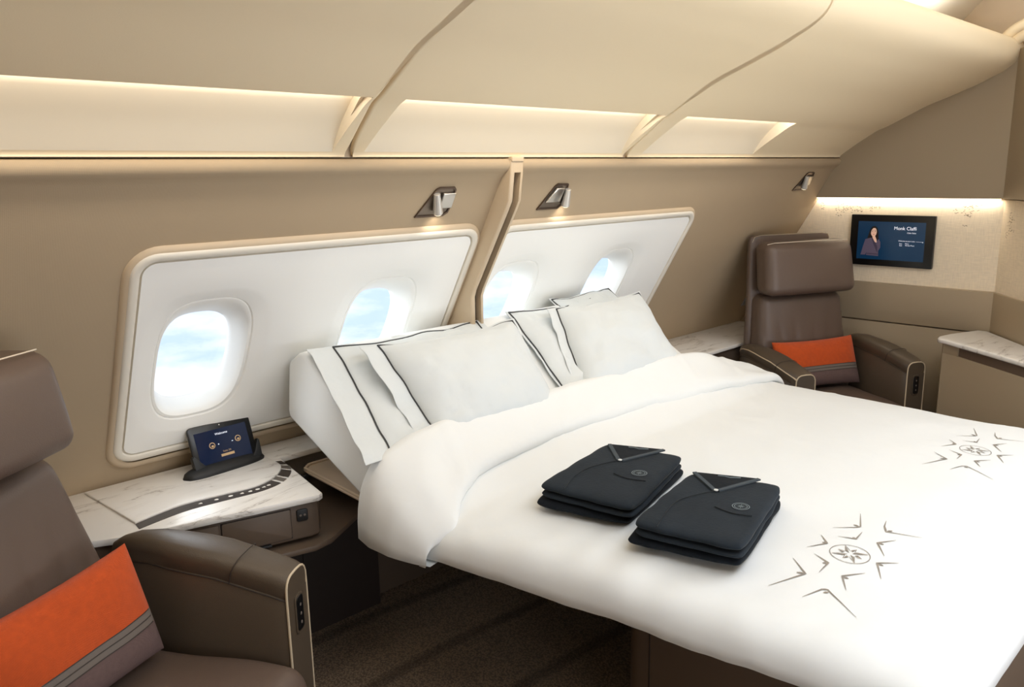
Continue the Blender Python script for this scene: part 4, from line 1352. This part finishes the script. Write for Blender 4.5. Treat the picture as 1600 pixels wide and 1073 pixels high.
        bm = BM(); prism(bm, rrect(-.021, .021, -.062, .041, .013, 5), -.002, .0035, .001, M=Mfr); obj('panel_bezel', bm, M_leather2, cpn)
        bm = BM()
        for q in (-.035, -.012, .012): prism(bm, ell(0, q, .004, .004, 10), .006, .0066, M=Mfr)
        obj('panel_button', bm, M_greyband, cpn)
        if sy == screen_side:
            # small touch screen in the outer face
            zt3, yi3, yo3 = armsec(-.05)
            Ms = frame((-.05, (yo3 + .003) * sy, .565), (-sy, 0, 0), (0, 0, 1))
            bm = BM(); prism(bm, rrect(-.075, .065, -.05, .04, .006, 4), -.01, .004, .002, M=Ms); ss = obj('touch_screen', bm, M_grey, arm)
            bm = BM(); prism(bm, rrect(-.062, .052, -.04, .028, .003, 3), .0045, .005, M=Ms); obj('display', bm, M_bluescr, ss)
            bm = BM(); prism(bm, rrect(-.102, -.082, -.05, .035, .006, 4), -.01, .007, .002, M=Ms); obj('handset', bm, M_black, arm)
    s.location = loc; s.rotation_euler = (0, 0, rz)
    return s
make_seat('brown leather armchair cut off at the left edge of the photo, beside the marble console', (.437, 1.664, 0), rad(-54), 0, 1.0, .110, .234, .278, .04, .117)
make_seat('brown leather armchair standing before the far bulkhead, left of the television', (3.818, 1.718, 0), rad(-115), -1, 5.0, .02)

def lumbar(loc, rz, tilt, label, seed, w=.44, h=.235, th=.10):
    t_ = thing('lumbar_cushion', (0, 0, 0), label, 'cushion', 'striped lumbar cushions')
    # local: y width, z height, x thickness (front +)
    zs = [0, .18, .205, .36, .365, 1.0]
    def Pt(u, v, side):   # u -1..1 width, v 0..1 height
        vv = 2 * v - 1
        e = max(0.0, 1 - abs(u) ** 4) ** .5 * max(0.0, 1 - abs(vv) ** 3) ** .5
        x = th / 2 * side * e + .004 * N3(u * 3 + seed, v * 3, side) * e
        y = u * w / 2 * (1 - .03 * (1 - vv * vv)); z = v * h + .010 * (1 - u * u) * (-vv)
        q = Vector((x, y, z)); return Matrix.Rotation(tilt, 3, 'Y') @ q
    def band(v0, v1, nm, mt):
        bm = BM(); us = [sin(PI / 2 * (-1 + 2 * i / 36)) for i in range(37)]
        n = max(3, int((v1 - v0) * 24))
        for side in (1, -1):
            vv = [lerp(v0, v1, j / n) for j in range(n + 1)]
            if v0 == 0: vv = [(v1) * (1 - cos(PI / 2 * j / n)) for j in range(n + 1)]
            if v1 == 1: vv = [1 - (1 - v0) * (1 - sin(PI / 2 * j / n)) for j in range(n + 1)]
            grid(bm, [[Pt(u, v, side) for v in vv] for u in us])
        return obj(nm, bm, mt, t_, sharp=60)
    band(0, .30, 'lower_band', M_mauve)['label'] = 'mauve grey woven band'
    band(.30, .42, 'leather_band', M_greyband)['label'] = 'smooth grey band'
    band(.42, 1, 'upper_band', M_orange)['label'] = 'orange woven fabric'
    bm = BM()
    for v in (.30, .36, .42):
        tube(bm, [Pt(u / 10, v, 1) + Vector((.0008, 0, 0)) for u in range(-10, 11)], .0012, 5)
    obj('band_seam', bm, M_dark, t_)
    t_.location = loc; t_.rotation_euler = (0, 0, rz)
    return t_
def seatpt(loc, rz, x, y, z): 
    return Vector((loc[0] + x * cos(rz) - y * sin(rz), loc[1] + x * sin(rz) + y * cos(rz), z))
lumbar(seatpt((.437, 1.664), rad(-54), -.075, -.030, .462), rad(-62), rad(-17), 'orange and grey striped cushion on the armchair at the left edge', 2.0, w=.46, h=.27)
lumbar(seatpt((3.818, 1.718), rad(-115), -.035, 0.0, .46), rad(-115), rad(-20), 'orange and grey striped cushion on the far armchair', 6.0, w=.49, h=.25)

# wall socket beside far seat
bm = BM(); Ms = frame(WP(4.20, s_of(.79), 0), (1, 0, 0), Sd)
prism(bm, rrect(-.022, .022, -.03, .03, .004, 3), .001, .006, .002, M=Ms)
so_ = obj('wall_socket', bm, M_grey); tag(so_, 'small grey socket on the wall at the far armchair back', 'socket')
# small black and white peg on the ledge at the bed head
kb = thing('ledge_latch', (3.12, 2.16, .65), 'small black and white latch on the marble ledge by the duvet corner', 'latch')
bm = BM(); lathe(bm, [(.016, 0), (.017, .004), (.015, .018), (.006, .021)], (3.12, 2.165, .650), n=18); obj('latch_body', bm, M_blackm, kb)
bm = BM(); lathe(bm, [(.009, 0), (.010, .003), (.008, .012), (.003, .014)], (3.148, 2.163, .650), n=14); obj('latch_tip', bm, M_button, kb)

# ------------------------------------------------------------------ credenza at right
cr = thing('credenza', (4.0, 1.0, 0), 'taupe cabinet with recessed handle and marble top at the right edge', 'cabinet')
ctop = [(3.955, 1.225), (3.965, 1.255), (3.985, 1.272), (4.03, 1.280), (4.12, 1.262), (4.30, 1.195), (4.30, 1.150), (3.62, .56), (3.50, .62), (3.62, .74), (3.80, .995)]
bm = BM(); prism(bm, ctop, .735, .757, .007, 3); tpp = obj('marble_top', bm, M_marble, cr)
cc = Vector((4.0, 1.0))
def inset(pts, k): return [(cc.x + (p[0] - cc.x) * k, cc.y + (p[1] - cc.y) * k) for p in pts]
bm = BM(); body = [(3.972, 1.215), (3.985, 1.245), (4.03, 1.262), (4.28, 1.19), (4.28, 1.14), (3.62, .575), (3.53, .63), (3.63, .745), (3.812, .992)]
prism(bm, body, 0, .690, .003); obj('body', bm, M_taupe, cr)
bm = BM(); b2_ = [(cc.x + (p[0] - cc.x) * .965 + .004, cc.y + (p[1] - cc.y) * .965) for p in body]
prism(bm, b2_, .690, .735, 0); obj('handle_recess', bm, M_taupe2, cr)
bm = BM(); prism(bm, [(3.972, 1.215), (3.985, 1.245), (4.03, 1.262), (4.20, 1.21), (4.14, 1.18), (4.02, 1.22), (3.955, 1.155), (3.940, 1.168)], .688, .735, .001); obj('corner_post', bm, M_taupe, cr)
bm = BM(); lathe(bm, [(.075, 0), (.078, .003), (.076, .010), (.060, .013), (.0, .013)][:4], (4.21, .935, .757), n=36)
o = obj('coaster', bm, M_black); tag(o, 'round black pad lying on the marble cabinet top at the right edge', 'coaster')

# ------------------------------------------------------------------ lights
def area(name, loc, size, size_y, power, color, rot=None, direction=None):
    l = bpy.data.lights.new(name, 'AREA'); l.shape = 'RECTANGLE'; l.size = size; l.size_y = size_y; l.energy = power; l.color = color
    o = bpy.data.objects.new(name, l); COL.objects.link(o); o.location = loc
    if direction is not None:
        d = Vector(direction).normalized()
        zax = -d; xax = Vector((1, 0, 0)); yax = zax.cross(xax).normalized(); xax = yax.cross(zax)
        o.rotation_euler = Matrix((xax, yax, zax)).transposed().to_euler()
    return o
WARM = (1.0, .90, .74); WARM2 = (1.0, .95, .87)
for (a, b, hi) in slots:
    area('slot_lamp', ((a + b) / 2, hi.y + .018, hi.z + .036), (b - a) - .03, .02, 1.5 * (b - a), WARM2, direction=(0, .35, -1))
area('ceiling_cove_lamp', (1.68, 1.27, 2.125), 4.5, .05, 25, (.96, .98, 1.0), direction=(0, -.25, 1))
area('ceiling_lamp', (2.35, .1, 2.37), 3.8, 1.1, 46, (.92, .985, 1.08), direction=(0, 0, -1))
area('aisle_fill', (2.3, -1.18, .80), 4.0, 1.0, 70, (.92, .985, 1.08), direction=(.12, 1, .75))  # unseen fill light added behind the camera, tilted up to brighten ceiling and wall
area('bulkhead_strip_lamp', (4.314, 1.62, 1.380), .012, .92, .8, WARM, direction=(.25, 0, -1))
for cx in (.915, 1.515, 2.115, 2.715):      # daylight lamps added outside each window to brighten its recess
    area('daylight_fill', (cx - .50, 2.85, 1.25),   .4, .4, 4.5, (.93, .97, 1.0), direction=(.9, -1, -.45))
for (M, b, d), pw in zip(RL, (.4, .4, .04)):
    l = bpy.data.lights.new('spot', 'SPOT'); l.energy = pw; l.spot_size = rad(125); l.spot_blend = .8; l.shadow_soft_size = .02; l.color = WARM
    o = bpy.data.objects.new('reading_spot', l); COL.objects.link(o)
    dw = (M.to_3x3() @ d).normalized(); o.location = M @ (b + d * .006)
    dw = (dw + Vector((0, .25, -.1))).normalized()
    o.rotation_euler = (-dw).to_track_quat('Z', 'Y').to_euler()

# ------------------------------------------------------------------ render look
SC.view_settings.view_transform = 'Standard'; SC.view_settings.look = 'None'
SC.view_settings.exposure = 0.0; SC.view_settings.gamma = 1.0
SC.view_settings.use_curve_mapping = False
SC.cycles.use_denoising = True
SC.cycles.max_bounces = 8; SC.cycles.diffuse_bounces = 5; SC.cycles.transparent_max_bounces = 8
SC.cycles.caustics_reflective = False; SC.cycles.caustics_refractive = False
SC.cycles.sample_clamp_indirect = 4
